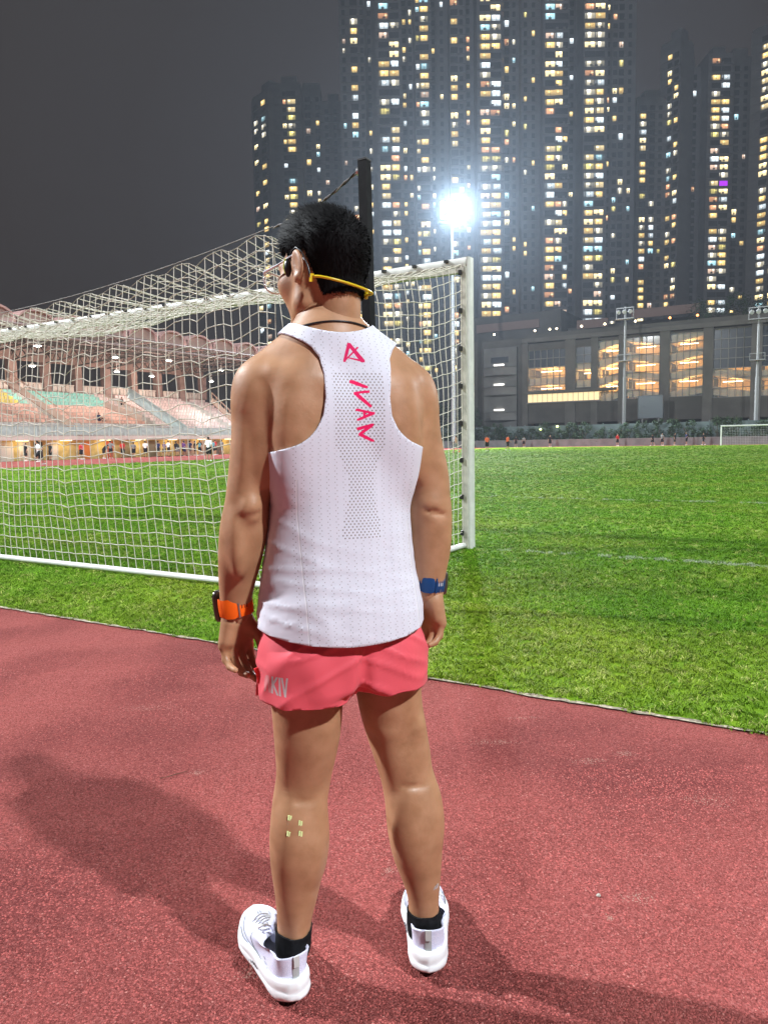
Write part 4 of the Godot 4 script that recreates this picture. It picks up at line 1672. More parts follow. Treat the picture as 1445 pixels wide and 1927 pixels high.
	for s in ["la", "ra"]:
		var shoe := MB.new()
		f = Field.new(j[s] + Vector3(-0.12, -0.12, -0.3), j[s] + Vector3(0.12, 0.12, 0.15), 0.022)
		f.cap(j[s] + Vector3(0, -0.03, 0.01), j[s] + Vector3(0, -0.045, -0.17), 0.05, 0.04, 0.02)
		f.skin(shoe)
		parts.append(["shoe", shoe.mesh()])
	figures[pose] = parts
	return parts

var cloth_mats := {}
func cloth(c: Color) -> StandardMaterial3D:
	if not cloth_mats.has(c):
		cloth_mats[c] = smat(c.r, c.g, c.b, 0.85, 0.2)
	return cloth_mats[c]

func figure(pose: String, label: String, at: Vector3, turn: float, top: Color, low: Color, shoe: Color, grow := 1.0, group := "") -> void:
	var t := thing("person", label, "person", at, Basis(Vector3.UP, turn) * Basis.from_scale(Vector3.ONE * grow), group)
	for p in figure_parts(pose):
		var m: Material = small_skin
		if p[0] == "shirt": m = cloth(top)
		elif p[0] == "shorts": m = cloth(low)
		elif p[0] == "hair": m = small_hair
		elif p[0] == "shoe": m = cloth(shoe)
		obj(p[0], p[1], m, t)

func build_crowd() -> void:
	small_skin = smat(0.4, 0.24, 0.16, 0.6, 0.3)
	small_hair = smat(0.012, 0.01, 0.01, 0.6, 0.3)
	rng.seed = 404
	var black := Color(0.02, 0.02, 0.022)
	var white := Color(0.78, 0.77, 0.76)
	var red := Color(0.45, 0.03, 0.03)
	var navy := Color(0.03, 0.035, 0.09)
	var grey := Color(0.2, 0.2, 0.2)
	var pink := Color(0.6, 0.16, 0.22)
	var purple := Color(0.12, 0.05, 0.18)
	var cyan := Color(0.1, 0.3, 0.36)
	var words := {black: "black", white: "white", red: "red", navy: "navy blue", grey: "grey", pink: "pink", purple: "purple", cyan: "teal"}
	var said := {"stand": "standing", "akimbo": "standing with hands on hips", "walk": "walking", "stretch": "bending forward", "sit": "sitting on the ground", "run": "running"}
	var g := "people gathered before the grandstand"
	# before the grandstand: distance along the touchline, steps out from the wall, pose, top, shorts, what is near
	var row := [
		[33.9, 1.2, "stand", black, black, "at the left edge before a white door"], [35.4, 0.9, "akimbo", black, grey, "between the two white doors"], [36.7, 0.8, "stand", black, black, "in front of the dark doorway"],
		[39.4, 1.6, "walk", red, black, "just right of the runner in white"], [39.9, 1.1, "stand", pink, navy, "close behind the runner in white"], [42.4, 1.2, "stretch", black, black, "before the orange door"],
		[43.5, 0.9, "akimbo", grey, black, "right of the orange door"], [45.0, 0.9, "stand", red, black, "before the red door"], [46.1, 1.3, "walk", grey, black, "right of the red door"], [48.1, 0.8, "stand", white, black, "alone before the yellow wall"],
		[49.7, 1.0, "stand", navy, black, "left end of the dense group"], [50.1, 1.5, "walk", purple, black, "second in the dense group"], [51.2, 1.0, "akimbo", white, black, "left half of the dense group"], [51.8, 1.8, "stretch", black, grey, "left half of the dense group, low down"],
		[52.3, 1.0, "stand", black, black, "middle of the dense group"], [52.9, 1.7, "walk", purple, navy, "middle of the dense group, stepping left"], [53.4, 1.0, "stand", purple, black, "middle of the dense group, still"], [54.0, 1.4, "stand", navy, grey, "right half of the dense group"],
		[54.8, 2.2, "walk", cyan, black, "right half of the dense group"], [55.2, 1.0, "stand", black, black, "right half of the dense group, at the back"], [55.8, 1.2, "akimbo", black, black, "right end of the dense group"], [56.6, 2.6, "stand", cyan, black, "alone right of the dense group"],
		[58.6, 1.0, "stand", red, black, "before the left grey shutter"], [59.5, 1.1, "walk", grey, grey, "before the right grey shutter"], [61.2, 2.4, "stand", black, black, "left of the tall man in white"], [62.4, 1.0, "walk", black, grey, "far right group, walking"],
		[62.2, 3.2, "sit", white, black, "left of the tall man in white"], [62.8, 3.0, "sit", white, grey, "beside another seated person"], [63.3, 1.4, "stretch", white, black, "near the seated people"], [64.8, 1.0, "stand", black, black, "far right group, still"], [65.4, 1.3, "stand", grey, black, "far right group beside the man's arm"], [66.0, 1.1, "walk", white, black, "far right group behind the man's arm"],
		[63.9, 3.4, "sit", black, black, "right of the tall man in white"], [65.6, 3.0, "stand", navy, black, "far right group, foremost"]]
	for r in row:
		figure(r[2], "person in %s %s, %s" % [words[r[3]], said[r[2]], r[5]], W(-55.6 + r[1], 0, r[0]), rnd(-1.2, 2.6), r[3], r[4], white if rng.randf() < 0.5 else black, rnd(0.95, 1.06), g)
	figure("run", "runner in a white shirt and black shorts on the far track, seen through the net", W(-37.9, 0, 24.0), YAW + 2.6, white, black, white, 1.0)
	figure("stand", "tall man in a white top standing by the far touchline near the man's arm", W(-31.0, 0, 33.0), YAW + 0.4, white, black, white, 1.06)
	# two people high in the stand
	figure("sit", "person in dark blue sitting alone among the orange seats", W(-59.6, 3.95, 46.2), YAW - 1.57, navy, navy, black, 1.0)
	figure("sit", "person in black sitting at the top of the stairs", W(-64.4, 6.1, 53.4), YAW - 1.57, black, black, white, 1.0)
	# far end of the pitch
	var orange := Color(0.62, 0.13, 0.06)
	figure("stand", "distant player in an orange shirt standing on the pitch right of the goal post", Vector3(11.3, 0, -80.6), 0.3, orange, black, white, 1.0)
	figure("walk", "distant player in an orange shirt walking right of the standing player in orange", Vector3(13.7, 0, -81.5), -1.2, orange, black, white, 1.0)
	figure("walk", "distant player in pale clothes behind the goal post of the near goal", Vector3(7.3, 0, -74.0), 1.2, Color(0.5, 0.3, 0.22), grey, orange, 1.0)
	var k := 0
	for s in [[-41.0, 100.5, black, "stand", "left of the walking player in orange"], [-33.0, 101.5, black, "walk", "below the left car park bay"], [-31.6, 101.2, grey, "stand", "beside another below the left bay"], [-27.6, 101.5, black, "stand", "below the narrow window bay"], [-17.6, 101.3, red, "stand", "right of the slim pole"], [-12.8, 101.4, black, "walk", "first of five near the goal"], [-11.6, 102.0, grey, "stand", "second of five near the goal"], [-9.8, 101.0, black, "stand", "third of five near the goal"], [-8.4, 101.8, navy, "akimbo", "fourth of five near the goal"], [-6.2, 101.6, black, "walk", "last of five near the goal"]]:
		figure(s[3], "tiny person in %s by the low wall, %s" % [words[s[2]], s[4]], W(s[0], 0, s[1]), rnd(-3, 3), s[2], black, white, rnd(0.95, 1.05), "people along the far low wall")
		k += 1

# ---------------------------------------------------------------- the man
# built in his own frame: feet on y = 0, back towards +z
const MAN_AT := Vector3(-0.09, 0.0, -1.55)
const MAN_TURN := 0.31416

func skin_material() -> StandardMaterial3D:
	var m := smat(1, 1, 1, 0.8, 0.5)
	m.albedo_texture = noise_tex(512, 0.014, 71, [[0.1, lin(0.35, 0.175, 0.086)], [0.5, lin(0.43, 0.222, 0.116)], [0.9, lin(0.49, 0.265, 0.146)]], FastNoiseLite.TYPE_SIMPLEX_SMOOTH, 6)
	m.uv1_triplanar = true
	m.uv1_scale = Vector3.ONE * 2.2
	m.heightmap_enabled = true
	m.heightmap_texture = noise_tex(512, 0.12, 72, [], FastNoiseLite.TYPE_CELLULAR, 2)
	m.heightmap_scale = 0.025
	m.subsurf_scatter_enabled = true
	m.subsurf_scatter_strength = 0.03
	m.roughness_texture = noise_tex(512, 0.02, 73, [[0.2, Color(0.5, 0.5, 0.5)], [0.8, Color(0.82, 0.82, 0.82)]], FastNoiseLite.TYPE_SIMPLEX_SMOOTH, 6)
	m.roughness_texture_channel = BaseMaterial3D.TEXTURE_CHANNEL_GREEN
	return m

func chain(f: Field, pts: Array, k: float) -> void:
	# resampled along a smooth curve so that no joint shows
	var last := PackedFloat32Array()
	for i in pts.size() - 1:
		for q in 4:
			var g := q / 4.0
			var now := PackedFloat32Array()
			for c in 4:
				now.append(cubic_interpolate(pts[i][c], pts[i + 1][c], pts[maxi(i - 1, 0)][c], pts[mini(i + 2, pts.size() - 1)][c], g))
			if last.size():
				f.cap(Vector3(last[0], last[1], last[2]), Vector3(now[0], now[1], now[2]), last[3], now[3], k)
			last = now
	var z: Array = pts[pts.size() - 1]
	f.cap(Vector3(last[0], last[1], last[2]), Vector3(z[0], z[1], z[2]), last[3], z[3], k)

const LEFT_LEG := [[-0.084, 0.80, 0.004, 0.086], [-0.084, 0.633, 0.0, 0.0725], [-0.086, 0.554, -0.012, 0.0645], [-0.092, 0.475, -0.027, 0.0555], [-0.101, 0.42, -0.026, 0.0565], [-0.106, 0.35, -0.022, 0.060], [-0.110, 0.29, -0.024, 0.056], [-0.113, 0.22, -0.030, 0.0455], [-0.118, 0.16, -0.035, 0.0365], [-0.124, 0.08, -0.040, 0.034]]
const RIGHT_LEG := [[0.086, 0.80, 0.004, 0.084], [0.100, 0.643, 0.0, 0.0685], [0.115, 0.575, -0.012, 0.0645], [0.128, 0.513, -0.010, 0.060], [0.138, 0.463, -0.010, 0.0555], [0.149, 0.401, -0.004, 0.0575], [0.155, 0.338, 0.0, 0.060], [0.160, 0.275, 0.0, 0.054], [0.169, 0.211, 0.0, 0.041], [0.173, 0.159, 0.0, 0.033], [0.174, 0.08, -0.004, 0.033]]
const LEFT_ARM := [[-0.162, 1.315, 0.0, 0.050], [-0.177, 1.21, -0.005, 0.0425], [-0.187, 1.13, -0.006, 0.041], [-0.194, 1.078, -0.012, 0.0405], [-0.201, 1.03, -0.020, 0.0445], [-0.208, 0.975, -0.034, 0.042], [-0.215, 0.92, -0.048, 0.035], [-0.219, 0.865, -0.060, 0.0285], [-0.219, 0.84, -0.064, 0.027]]
const RIGHT_ARM := [[0.158, 1.308, -0.004, 0.049], [0.182, 1.2, 0.0, 0.041], [0.197, 1.13, 0.002, 0.040], [0.2, 1.073, 0.002, 0.0405], [0.202, 1.03, 0.0, 0.0425], [0.202, 0.97, 0.0, 0.038], [0.2, 0.92, 0.0, 0.031], [0.198, 0.885, 0.0, 0.027], [0.198, 0.86, 0.0, 0.0255]]
const TORSO := [[0.78, -0.006, 0.0, 0.142, 0.112, 2.3], [0.90, -0.005, 0.0, 0.142, 0.106, 2.3], [1.0, 0.0, 0.0, 0.132, 0.094, 2.3], [1.1, 0.0, 0.0, 0.130, 0.096, 2.3], [1.2, 0.0, 0.0, 0.139, 0.102, 2.3], [1.28, 0.0, 0.0, 0.143, 0.099, 2.3], [1.335, 0.0, 0.0, 0.128, 0.083, 2.2], [1.37, 0.0, 0.0, 0.085, 0.062, 2.0]]
const VEST := [[0.77, -0.007, 0.0, 0.178, 0.147, 2.3], [0.845, -0.006, 0.0, 0.176, 0.143, 2.3], [0.89, -0.006, 0.0, 0.170, 0.137, 2.3], [0.947, -0.006, 0.0, 0.160, 0.127, 2.3], [1.015, -0.004, 0.0, 0.152, 0.120, 2.3], [1.07, -0.003, 0.0, 0.1465, 0.115, 2.3], [1.126, -0.002, 0.0, 0.145, 0.112, 2.3], [1.187, -0.002, 0.0, 0.147, 0.111, 2.3], [1.26, 0.0, 0.0, 0.150, 0.109, 2.3], [1.31, 0.0, 0.0, 0.136, 0.098, 2.2], [1.36, 0.0, 0.0, 0.10, 0.078, 2.0]]

func shoulders(f: Field, grow: float) -> void:
	var n0 := Vector3(-0.017, 1.36, 0.012)
	f.cap(n0, Vector3(-0.022, 1.505, -0.012), 0.062 + grow, 0.0535 + grow, 0.03)
	for s in [-1.0, 1.0]:
		var drop := 0.0 if s < 0.0 else 0.010
		f.cap(Vector3(-0.017 + 0.018 * s, 1.405, 0.012), Vector3(0.142 * s, 1.342 - drop, 0.0), 0.043 + grow, 0.040 + grow, 0.045)
		f.cap(Vector3(-0.017 + 0.02 * s, 1.425, 0.004), Vector3(0.11 * s, 1.372 - drop, 0.0), 0.036 + grow, 0.030 + grow, 0.04)
		f.cap(Vector3(-0.017 + 0.015 * s, 1.39, 0.03), Vector3(0.10 * s, 1.315 - drop, 0.045), 0.04 + grow, 0.045 + grow, 0.05)
		# shoulder blade
		f.ell(Vector3(0.078 * s, 1.265 - drop, 0.068), Vector3(0.056, 0.085, 0.036) + Vector3.ONE * grow, 0.04, Basis(Vector3.BACK, 0.25 * s))
		# chest
		f.ell(Vector3(0.07 * s, 1.24, -0.07), Vector3(0.07, 0.06, 0.04) + Vector3.ONE * grow, 0.04)

func build_man() -> void:
	rng.seed = 88
	var t := thing("person", "man seen from behind in a white sleeveless running vest and coral shorts on the track", "person", MAN_AT, Basis(Vector3.UP, MAN_TURN))
	var skin := skin_material()
	# --- body
	var f := Field.new(Vector3(-0.27, 0.035, -0.15), Vector3(0.27, 1.53, 0.15), 0.0066)
	f.stack(TORSO, 0.02)
	f.ell(Vector3(-0.072, 0.79, 0.04), Vector3(0.075, 0.085, 0.068), 0.04)
	f.ell(Vector3(0.072, 0.79, 0.04), Vector3(0.075, 0.085, 0.068), 0.04)
	chain(f, LEFT_LEG, 0.008)
	chain(f, RIGHT_LEG, 0.008)
	for q in [[-0.106, -0.022, 1.0, -0.085, -0.095, 0.0365], [0.155, 0.0, -1.0, 0.117, 0.139, 0.052]]:
		# two heads of the calf, hamstring cords at the back of the knee, shin and kneecap
		f.ell(Vector3(q[0] + 0.022 * q[2], 0.355, q[1] + 0.026), Vector3(0.029, 0.085, 0.03), 0.03)
		f.ell(Vector3(q[0] - 0.022 * q[2], 0.37, q[1] + 0.024), Vector3(0.028, 0.075, 0.03), 0.03)
		f.cap(Vector3(q[3] + 0.032, 0.58, q[1] + 0.034), Vector3(q[4] + 0.032, 0.455, q[1] + 0.012), 0.016, 0.011, 0.025)
		f.cap(Vector3(q[3] - 0.032, 0.58, q[1] + 0.034), Vector3(q[4] - 0.032, 0.455, q[1] + 0.012), 0.016, 0.011, 0.025)
		f.cap(Vector3(q[4] - 0.024, 0.452, q[5] - 0.006), Vector3(q[4] + 0.022, 0.449, q[5]), 0.002, 0.002, 0.014, true)
		f.ell(Vector3(q[4], 0.475, q[1] - 0.055), Vector3(0.03, 0.04, 0.02), 0.03)
		f.cap(Vector3(q[0] * 1.1, 0.2, q[1] + 0.012), Vector3(q[0] * 1.16 + 0.004, 0.09, q[1] + 0.016), 0.017, 0.012, 0.02)
	shoulders(f, 0.0)
	chain(f, LEFT_ARM, 0.010)
	chain(f, RIGHT_ARM, 0.010)
	for s in [-1.0, 1.0]:
		var dy := 0.0 if s < 0.0 else -0.01
		f.ell(Vector3(0.163 * s, 1.295 + dy, 0.004), Vector3(0.046, 0.072, 0.052), 0.03, Basis(Vector3.BACK, 0.12 * s))
		f.ell(Vector3(0.170 * s, 1.205 + dy, 0.03), Vector3(0.022, 0.08, 0.022), 0.016)     # triceps, two heads
		f.ell(Vector3(0.196 * s, 1.19 + dy, 0.018), Vector3(0.018, 0.07, 0.022), 0.014)
		f.ell(Vector3(0.218 * s, 1.0 + dy, 0.004), Vector3(0.020, 0.07, 0.026), 0.016)       # forearm
		f.cap(Vector3(0.05 * s, 1.315 + dy, 0.088), Vector3(0.14 * s, 1.335 + dy, 0.05), 0.012, 0.012, 0.03)   # spine of the shoulder blade
		f.cap(Vector3(0.115 * s, 1.30 + dy, 0.086), Vector3(0.142 * s, 1.24 + dy, 0.066), 0.005, 0.006, 0.02, true)
		f.ell(Vector3(0.192 * s, 1.072 + dy, 0.032), Vector3(0.018, 0.022, 0.014), 0.02)    # elbow
		var ez := 0.0445 if s < 0.0 else 0.0475
		f.cap(Vector3(0.174 * s, 1.064 + dy, ez - 0.008), Vector3(0.193 * s, 1.058 + dy, ez + 0.002), 0.0022, 0.0026, 0.013, true)
		f.cap(Vector3(0.193 * s, 1.058 + dy, ez + 0.002), Vector3(0.216 * s, 1.052 + dy, ez - 0.010), 0.0026, 0.002, 0.013, true)
		f.ell(Vector3(0.11 * s, 1.2, 0.05), Vector3(0.04, 0.1, 0.05), 0.05)                 # flank
	var body := MB.new()
	f.skin(body)
	var body_field := f
	# --- hands: palm, thumb and four fingers each, on a fine grid
	hand(body, Vector3(-0.219, 0.845, -0.064), Vector3(0.891, 0, -0.454), Vector3(0.454, 0, 0.891), 0.95)
	hand(body, Vector3(0.198, 0.868, 0.0), Vector3(-0.454, 0, -0.891), Vector3(-0.891, 0, 0.454), 0.92)
	# --- head
	var head_at := Vector3(-0.026, 1.553, -0.02)
	var head_bs := Basis(Vector3.UP, deg_to_rad(29.0)) * Basis(Vector3.RIGHT, deg_to_rad(-7.0))
	var hp := Transform3D(head_bs * Basis.from_scale(Vector3.ONE * 0.93), head_at)
	var hf := Field.new(Vector3(-0.11, -0.17, -0.14), Vector3(0.11, 0.13, 0.13), 0.0038)
	hf.ell(Vector3(0, 0.028, 0.016), Vector3(0.073, 0.086, 0.092), 0.01)
	hf.ell(Vector3(0, -0.032, -0.034), Vector3(0.064, 0.092, 0.066), 0.03)
	hf.cap(Vector3(0, -0.045, 0.04), Vector3(0.0, -0.15, 0.035), 0.056, 0.047, 0.03)
	for s in [-1.0, 1.0]:
		hf.cap(Vector3(0, -0.112, -0.076), Vector3(0.053 * s, -0.078, -0.004), 0.023, 0.020, 0.025)
		hf.cap(Vector3(0.053 * s, -0.078, -0.004), Vector3(0.057 * s, -0.02, 0.008), 0.020, 0.015, 0.025)
		hf.ell(Vector3(0.04 * s, -0.022, -0.062), Vector3(0.026, 0.024, 0.024), 0.025)
		hf.cap(Vector3(0.008 * s, 0.022, -0.090), Vector3(0.042 * s, 0.024, -0.076), 0.010, 0.009, 0.02)
		hf.ell(Vector3(0.031 * s, 0.004, -0.094), Vector3(0.016, 0.010, 0.014), 0.012, Basis(), true)
		hf.ell(Vector3(0.031 * s, 0.003, -0.078), Vector3(0.0145, 0.011, 0.013), 0.006)
		hf.ell(Vector3(0.011 * s, -0.036, -0.1), Vector3(0.010, 0.008, 0.010), 0.008)
		# ear: rim, lobe, hollow
		var eb := Basis(Vector3.UP, 0.16 * s) * Basis(Vector3.RIGHT, -0.16)
		var ec := Vector3(0.081 * s, -0.004, 0.016)
		hf.ell(ec, Vector3(0.0070, 0.034, 0.0215), 0.006, eb)
		hf.cap(Vector3(0.066 * s, -0.004, 0.006), ec - Vector3(0.004 * s, 0, 0.002), 0.016, 0.010, 0.008)
		hf.ell(ec + Vector3(0.002 * s, -0.028, -0.003), Vector3(0.0075, 0.011, 0.010), 0.008, eb)
		hf.ell(ec + Vector3(0.009 * s, 0.003, -0.004), Vector3(0.006, 0.022, 0.0115), 0.005, eb, true)
	hf.cap(Vector3(0, 0.012, -0.094), Vector3(0, -0.028, -0.109), 0.010, 0.012, 0.012)
	hf.ell(Vector3(0, -0.062, -0.088), Vector3(0.021, 0.006, 0.010), 0.008)
	hf.ell(Vector3(0, -0.073, -0.086), Vector3(0.018, 0.007, 0.010), 0.008)
	hf.ell(Vector3(0, -0.0675, -0.099), Vector3(0.02, 0.0018, 0.006), 0.004, Basis(), true)
	hf.ell(Vector3(0, -0.114, -0.09), Vector3(0.02, 0.016, 0.015), 0.02)
	var start := body.v.size()
	hf.skin(body)
	for k in range(start, body.v.size()):
		body.v[k] = hp * body.v[k]
		body.n[k] = head_bs * body.n[k]
	obj("body", body.mesh(), skin, t)
	man_head(t, hf, hp, body_field)
	man_vest(t)
	man_shorts(t)
	man_feet(t, body_field)
	man_watches(t)
	# four small reflecting tape marks on the left calf
	var tape := smat(0.78, 0.92, 0.42, 0.3, 0.6)
	tape.emission_enabled = false
	for q in [[-0.1345, 0.421], [-0.1135, 0.409], [-0.1385, 0.389], [-0.1145, 0.388]]:
		var p := on_skin(body_field, Vector3(q[0], q[1], 0.1), Vector3(0, 0, -1))
		var m := MB.new()
		for w in [-1.0, 1.0]:
			m.box(Transform3D(Basis(Vector3.BACK, -0.12), p + Vector3(0.0022 * w, -0.0012 * w, 0.0004)), Vector3(0.0034, 0.0105, 0.0012))
		obj("calf_tape", m.mesh(), tape, t)
	# a pale plaster low on the right leg
	var m := MB.new()
	m.use_col = false
	var p := on_skin(body_field, Vector3(0.186, 0.203, 0.1), Vector3(0, 0, -1))
	for k in 5:
		m.box(Transform3D(Basis(Vector3.BACK, 0.5 + 0.2 * k), p + Vector3(-0.006 + 0.003 * k, -0.003 + 0.0016 * k, -0.0002)), Vector3(0.010, 0.0034, 0.0016))
	obj("skin_plaster", m.mesh(), smat(0.55, 0.47, 0.44, 0.4), t)

func on_skin(f: Field, from: Vector3, dir: Vector3) -> Vector3:
	var p := from
	for k in 60:
		var e := f.at(p)
		if e < 0.0005:
			break
		p += dir * minf(maxf(e * 0.7, 0.0006), 0.01)
	return p

func hand(body: MB, wrist: Vector3, across: Vector3, palm: Vector3, k: float) -> void:
	# across runs from little finger to forefinger; palm is the way the palm faces
	var down := Vector3(0, -1, 0)
	var f := Field.new(wrist - Vector3(0.075, 0.2, 0.075), wrist + Vector3(0.075, 0.025, 0.075), 0.003)
	var base := [-0.032, -0.0112, 0.0112, 0.033]
	var len := [[0.030, 0.021, 0.019], [0.038, 0.026, 0.020], [0.042, 0.028, 0.021], [0.039, 0.025, 0.020]]
	var bend := [[0.30, 0.62, 0.5], [0.40, 0.62, 0.45], [0.36, 0.55, 0.4], [0.22, 0.42, 0.3]]
	var knuckle := [0.072, 0.079, 0.082, 0.079]
	f.cap(wrist + Vector3(0, 0.02, 0), wrist + down * 0.012 * k, 0.0265 * k, 0.0245 * k, 0.012)
	for q in 4:
		var kn: Vector3 = wrist + (across * base[q] + down * knuckle[q] - palm * 0.004) * k
		f.cap(wrist + (across * base[q] * 0.55 + down * 0.01) * k, kn, 0.0165 * k, 0.0125 * k, 0.014)
		var p := kn
		var ang := 0.0
		for s in 3:
			ang += bend[q][s]
			var dir: Vector3 = down * cos(ang) + palm * sin(ang) + across * base[q] * (1.4 - s)
			var e: Vector3 = p + dir.normalized() * len[q][s] * k
			var r: float = [0.0098, 0.0088, 0.0080][s] * k * (0.9 if q == 0 else 1.0)
			f.cap(p, e, r * 1.04, r * 0.94, 0.004)
			p = e
	# thumb, from the side of the palm near the wrist
	var t0 := wrist + (across * 0.018 + down * 0.018 + palm * 0.008) * k
	var t1 := wrist + (across * 0.040 + down * 0.048 + palm * 0.020) * k
	var t2 := wrist + (across * 0.046 + down * 0.078 + palm * 0.030) * k
	var t3 := wrist + (across * 0.042 + down * 0.102 + palm * 0.040) * k
	f.cap(t0, t1, 0.018 * k, 0.0135 * k, 0.014)
	f.cap(t1, t2, 0.0115 * k, 0.0102 * k, 0.005)
	f.cap(t2, t3, 0.0102 * k, 0.0085 * k, 0.004)
	# heel of the hand below the little finger
	f.cap(wrist + (across * -0.02 + down * 0.022 + palm * 0.008) * k, wrist + (across * -0.028 + down * 0.06 + palm * 0.006) * k, 0.014 * k, 0.012 * k, 0.014)
	# creases of the palm
	f.cap(wrist + (across * -0.04 + down * 0.058 + palm * 0.024) * k, wrist + (across * 0.02 + down * 0.064 + palm * 0.022) * k, 0.002, 0.002, 0.004, true)
	f.skin(body)

func man_head(t: Node3D, hf: Field, hp: Transform3D, body_field: Field) -> void:
	var hb := hp.basis
	# eyes
	for s in [-1.0, 1.0]:
		var e := MB.new()
		var rings := []
		for k in 9:
			var a := PI * k / 8.0
			rings.append(circle(Vector3(0, 0, -cos(a) * 0.0118), maxf(0.0001, sin(a) * 0.0118), 14, Vector3.BACK))
		e.loft(rings)
		var eye := obj("eye", e.mesh(), smat(0.75, 0.72, 0.7, 0.15, 0.6), t)
		eye.transform = hp * Transform3D(Basis(), Vector3(0.031 * s, 0.004, -0.0815))
		e = MB.new()
		e.loft([circle(Vector3(0, 0, -0.0119), 0.0055, 14, Vector3.BACK), circle(Vector3(0, 0, -0.0124), 0.0001, 14, Vector3.BACK)])
		obj("iris", e.mesh(), smat(0.02, 0.012, 0.008, 0.1, 0.6), eye)
		e = MB.new()
		e.tube(PackedVector3Array([Vector3(0.010 * s, 0.027, -0.1), Vector3(0.028 * s, 0.031, -0.096), Vector3(0.046 * s, 0.027, -0.083)]), PackedFloat32Array([0.003, 0.0032, 0.0015]), 6)
		obj("eyebrow", e.mesh(), smat(0.015, 0.012, 0.011, 0.7), t).transform = hp
	# hair: a close cap cut along the hairline, then short strands that break the outline
	var f := Field.new(Vector3(-0.11, -0.13, -0.13), Vector3(0.11, 0.14, 0.14), 0.005)
	f.ell(Vector3(0, 0.034, 0.016), Vector3(0.0755, 0.089, 0.0945), 0.01)
	f.ell(Vector3(0, 0.066, -0.008), Vector3(0.063, 0.060, 0.078), 0.03)
	f.cap(Vector3(0, -0.03, 0.045), Vector3(0.0, -0.1, 0.040), 0.0615, 0.0545, 0.03)
	f.ell(Vector3(0, 0.03, 0.07), Vector3(0.06, 0.06, 0.052), 0.03)
	var full := MB.new()
	f.skin(full)
	var wave := FastNoiseLite.new()
	wave.seed = 3
	wave.frequency = 55.0
	var val := PackedFloat32Array()
	for k in full.v.size():
		var p := full.v[k]
		var line: float
		if p.z < -0.035:
			line = 0.062 - 0.1 * absf(p.x)
		elif p.z < 0.002:
			line = lerpf(0.052, -0.012, smoothstep(-0.035, -0.012, p.z))
		elif p.z < 0.034:
			line = 0.03 if absf(p.x) > 0.05 else -0.06
			line = lerpf(-0.012, 0.028, smoothstep(0.0, 0.012, p.z))
		else:
			line = lerpf(0.028, -0.074, smoothstep(0.03, 0.058, p.z))
		line += 0.004 * wave.get_noise_3d(p.x, p.y, p.z)
		val.append(p.y - line)
		full.v[k] = p + full.n[k] * (0.0025 * wave.get_noise_3d(p.x * 0.8, p.y * 0.5, p.z * 0.8)) * smoothstep(-0.02, 0.06, p.y)
	var cap_mb := clipped(full, val)
	var hair_mat := smat(0.008, 0.0075, 0.008, 0.7, 0.2)
	hemmed(cap_mb, 0.006)
	renormal(cap_mb)
	var hair := obj("hair", cap_mb.mesh(), hair_mat, t)
	hair.transform = hp
	var st := MB.new()
	# below the cut edge the nape fades: sparse, very short hairs
	var fade := PackedFloat32Array()
	for k in full.v.size():
		fade.append(minf(val[k] + 0.016, 0.004 - val[k]) if full.v[k].z > 0.03 else -1.0)
	var fade_mb := clipped(full, fade)
	var whole := cap_mb
	for q in 24000:
		cap_mb = whole
		if q >= 16000:
			cap_mb = fade_mb
		var fi := rng.randi_range(0, cap_mb.idx.size() / 3 - 1) * 3
		var a := rng.randf()
		var b := rng.randf() * (1.0 - a)
		var p0 := cap_mb.v[cap_mb.idx[fi]]
		var p := p0 + (cap_mb.v[cap_mb.idx[fi + 1]] - p0) * a + (cap_mb.v[cap_mb.idx[fi + 2]] - p0) * b
		var nn := cap_mb.n[cap_mb.idx[fi]]
		var high := smoothstep(0.02, 0.11, p.y)
		var flow := Vector3(0, -0.8, 0.35).lerp(Vector3(p.x * 3.0, 0.3, -1.0), high)
		var d := (nn * lerpf(0.35, 0.95, high) + flow * 0.7 + Vector3(rng.randfn(), rng.randfn(), rng.randfn()) * 0.28).normalized()
		var l := rnd(0.006, 0.010) + high * rnd(0.0, 0.014)
		if p.y < -0.03:
			l *= 0.6
		if q >= 16000:
			l = 0.0035
			p -= nn * 0.005
			if rng.randf() < smoothstep(-0.04, -0.085, p.y):
				continue
		var side := d.cross(nn).normalized() * 0.00055
		var mid := p + d * l * 0.55
		var tip := mid + (d + flow.normalized() * 0.5 + Vector3(0, -0.1, 0)).normalized() * l * 0.5
		var i := st.vert(p - side - nn * 0.001, nn)
		st.vert(p + side - nn * 0.001, nn)
		st.vert(mid + side * 0.8, nn)
		st.vert(mid - side * 0.8, nn)
		st.vert(tip, nn)
		st.face(i, i + 1, i + 2)
		st.face(i, i + 2, i + 3)
		st.face(i + 3, i + 2, i + 4)
	stuff(obj("strands", st.mesh(), smat(0.010, 0.0095, 0.010, 0.62, 0.22), hair))
	# glasses
	var clear := smat(0.85, 0.89, 0.95, 0.2, 0.6)
	var gl := Node3D.new()
	gl.name = "glasses"
	gl.transform = hp
	t.add_child(gl)
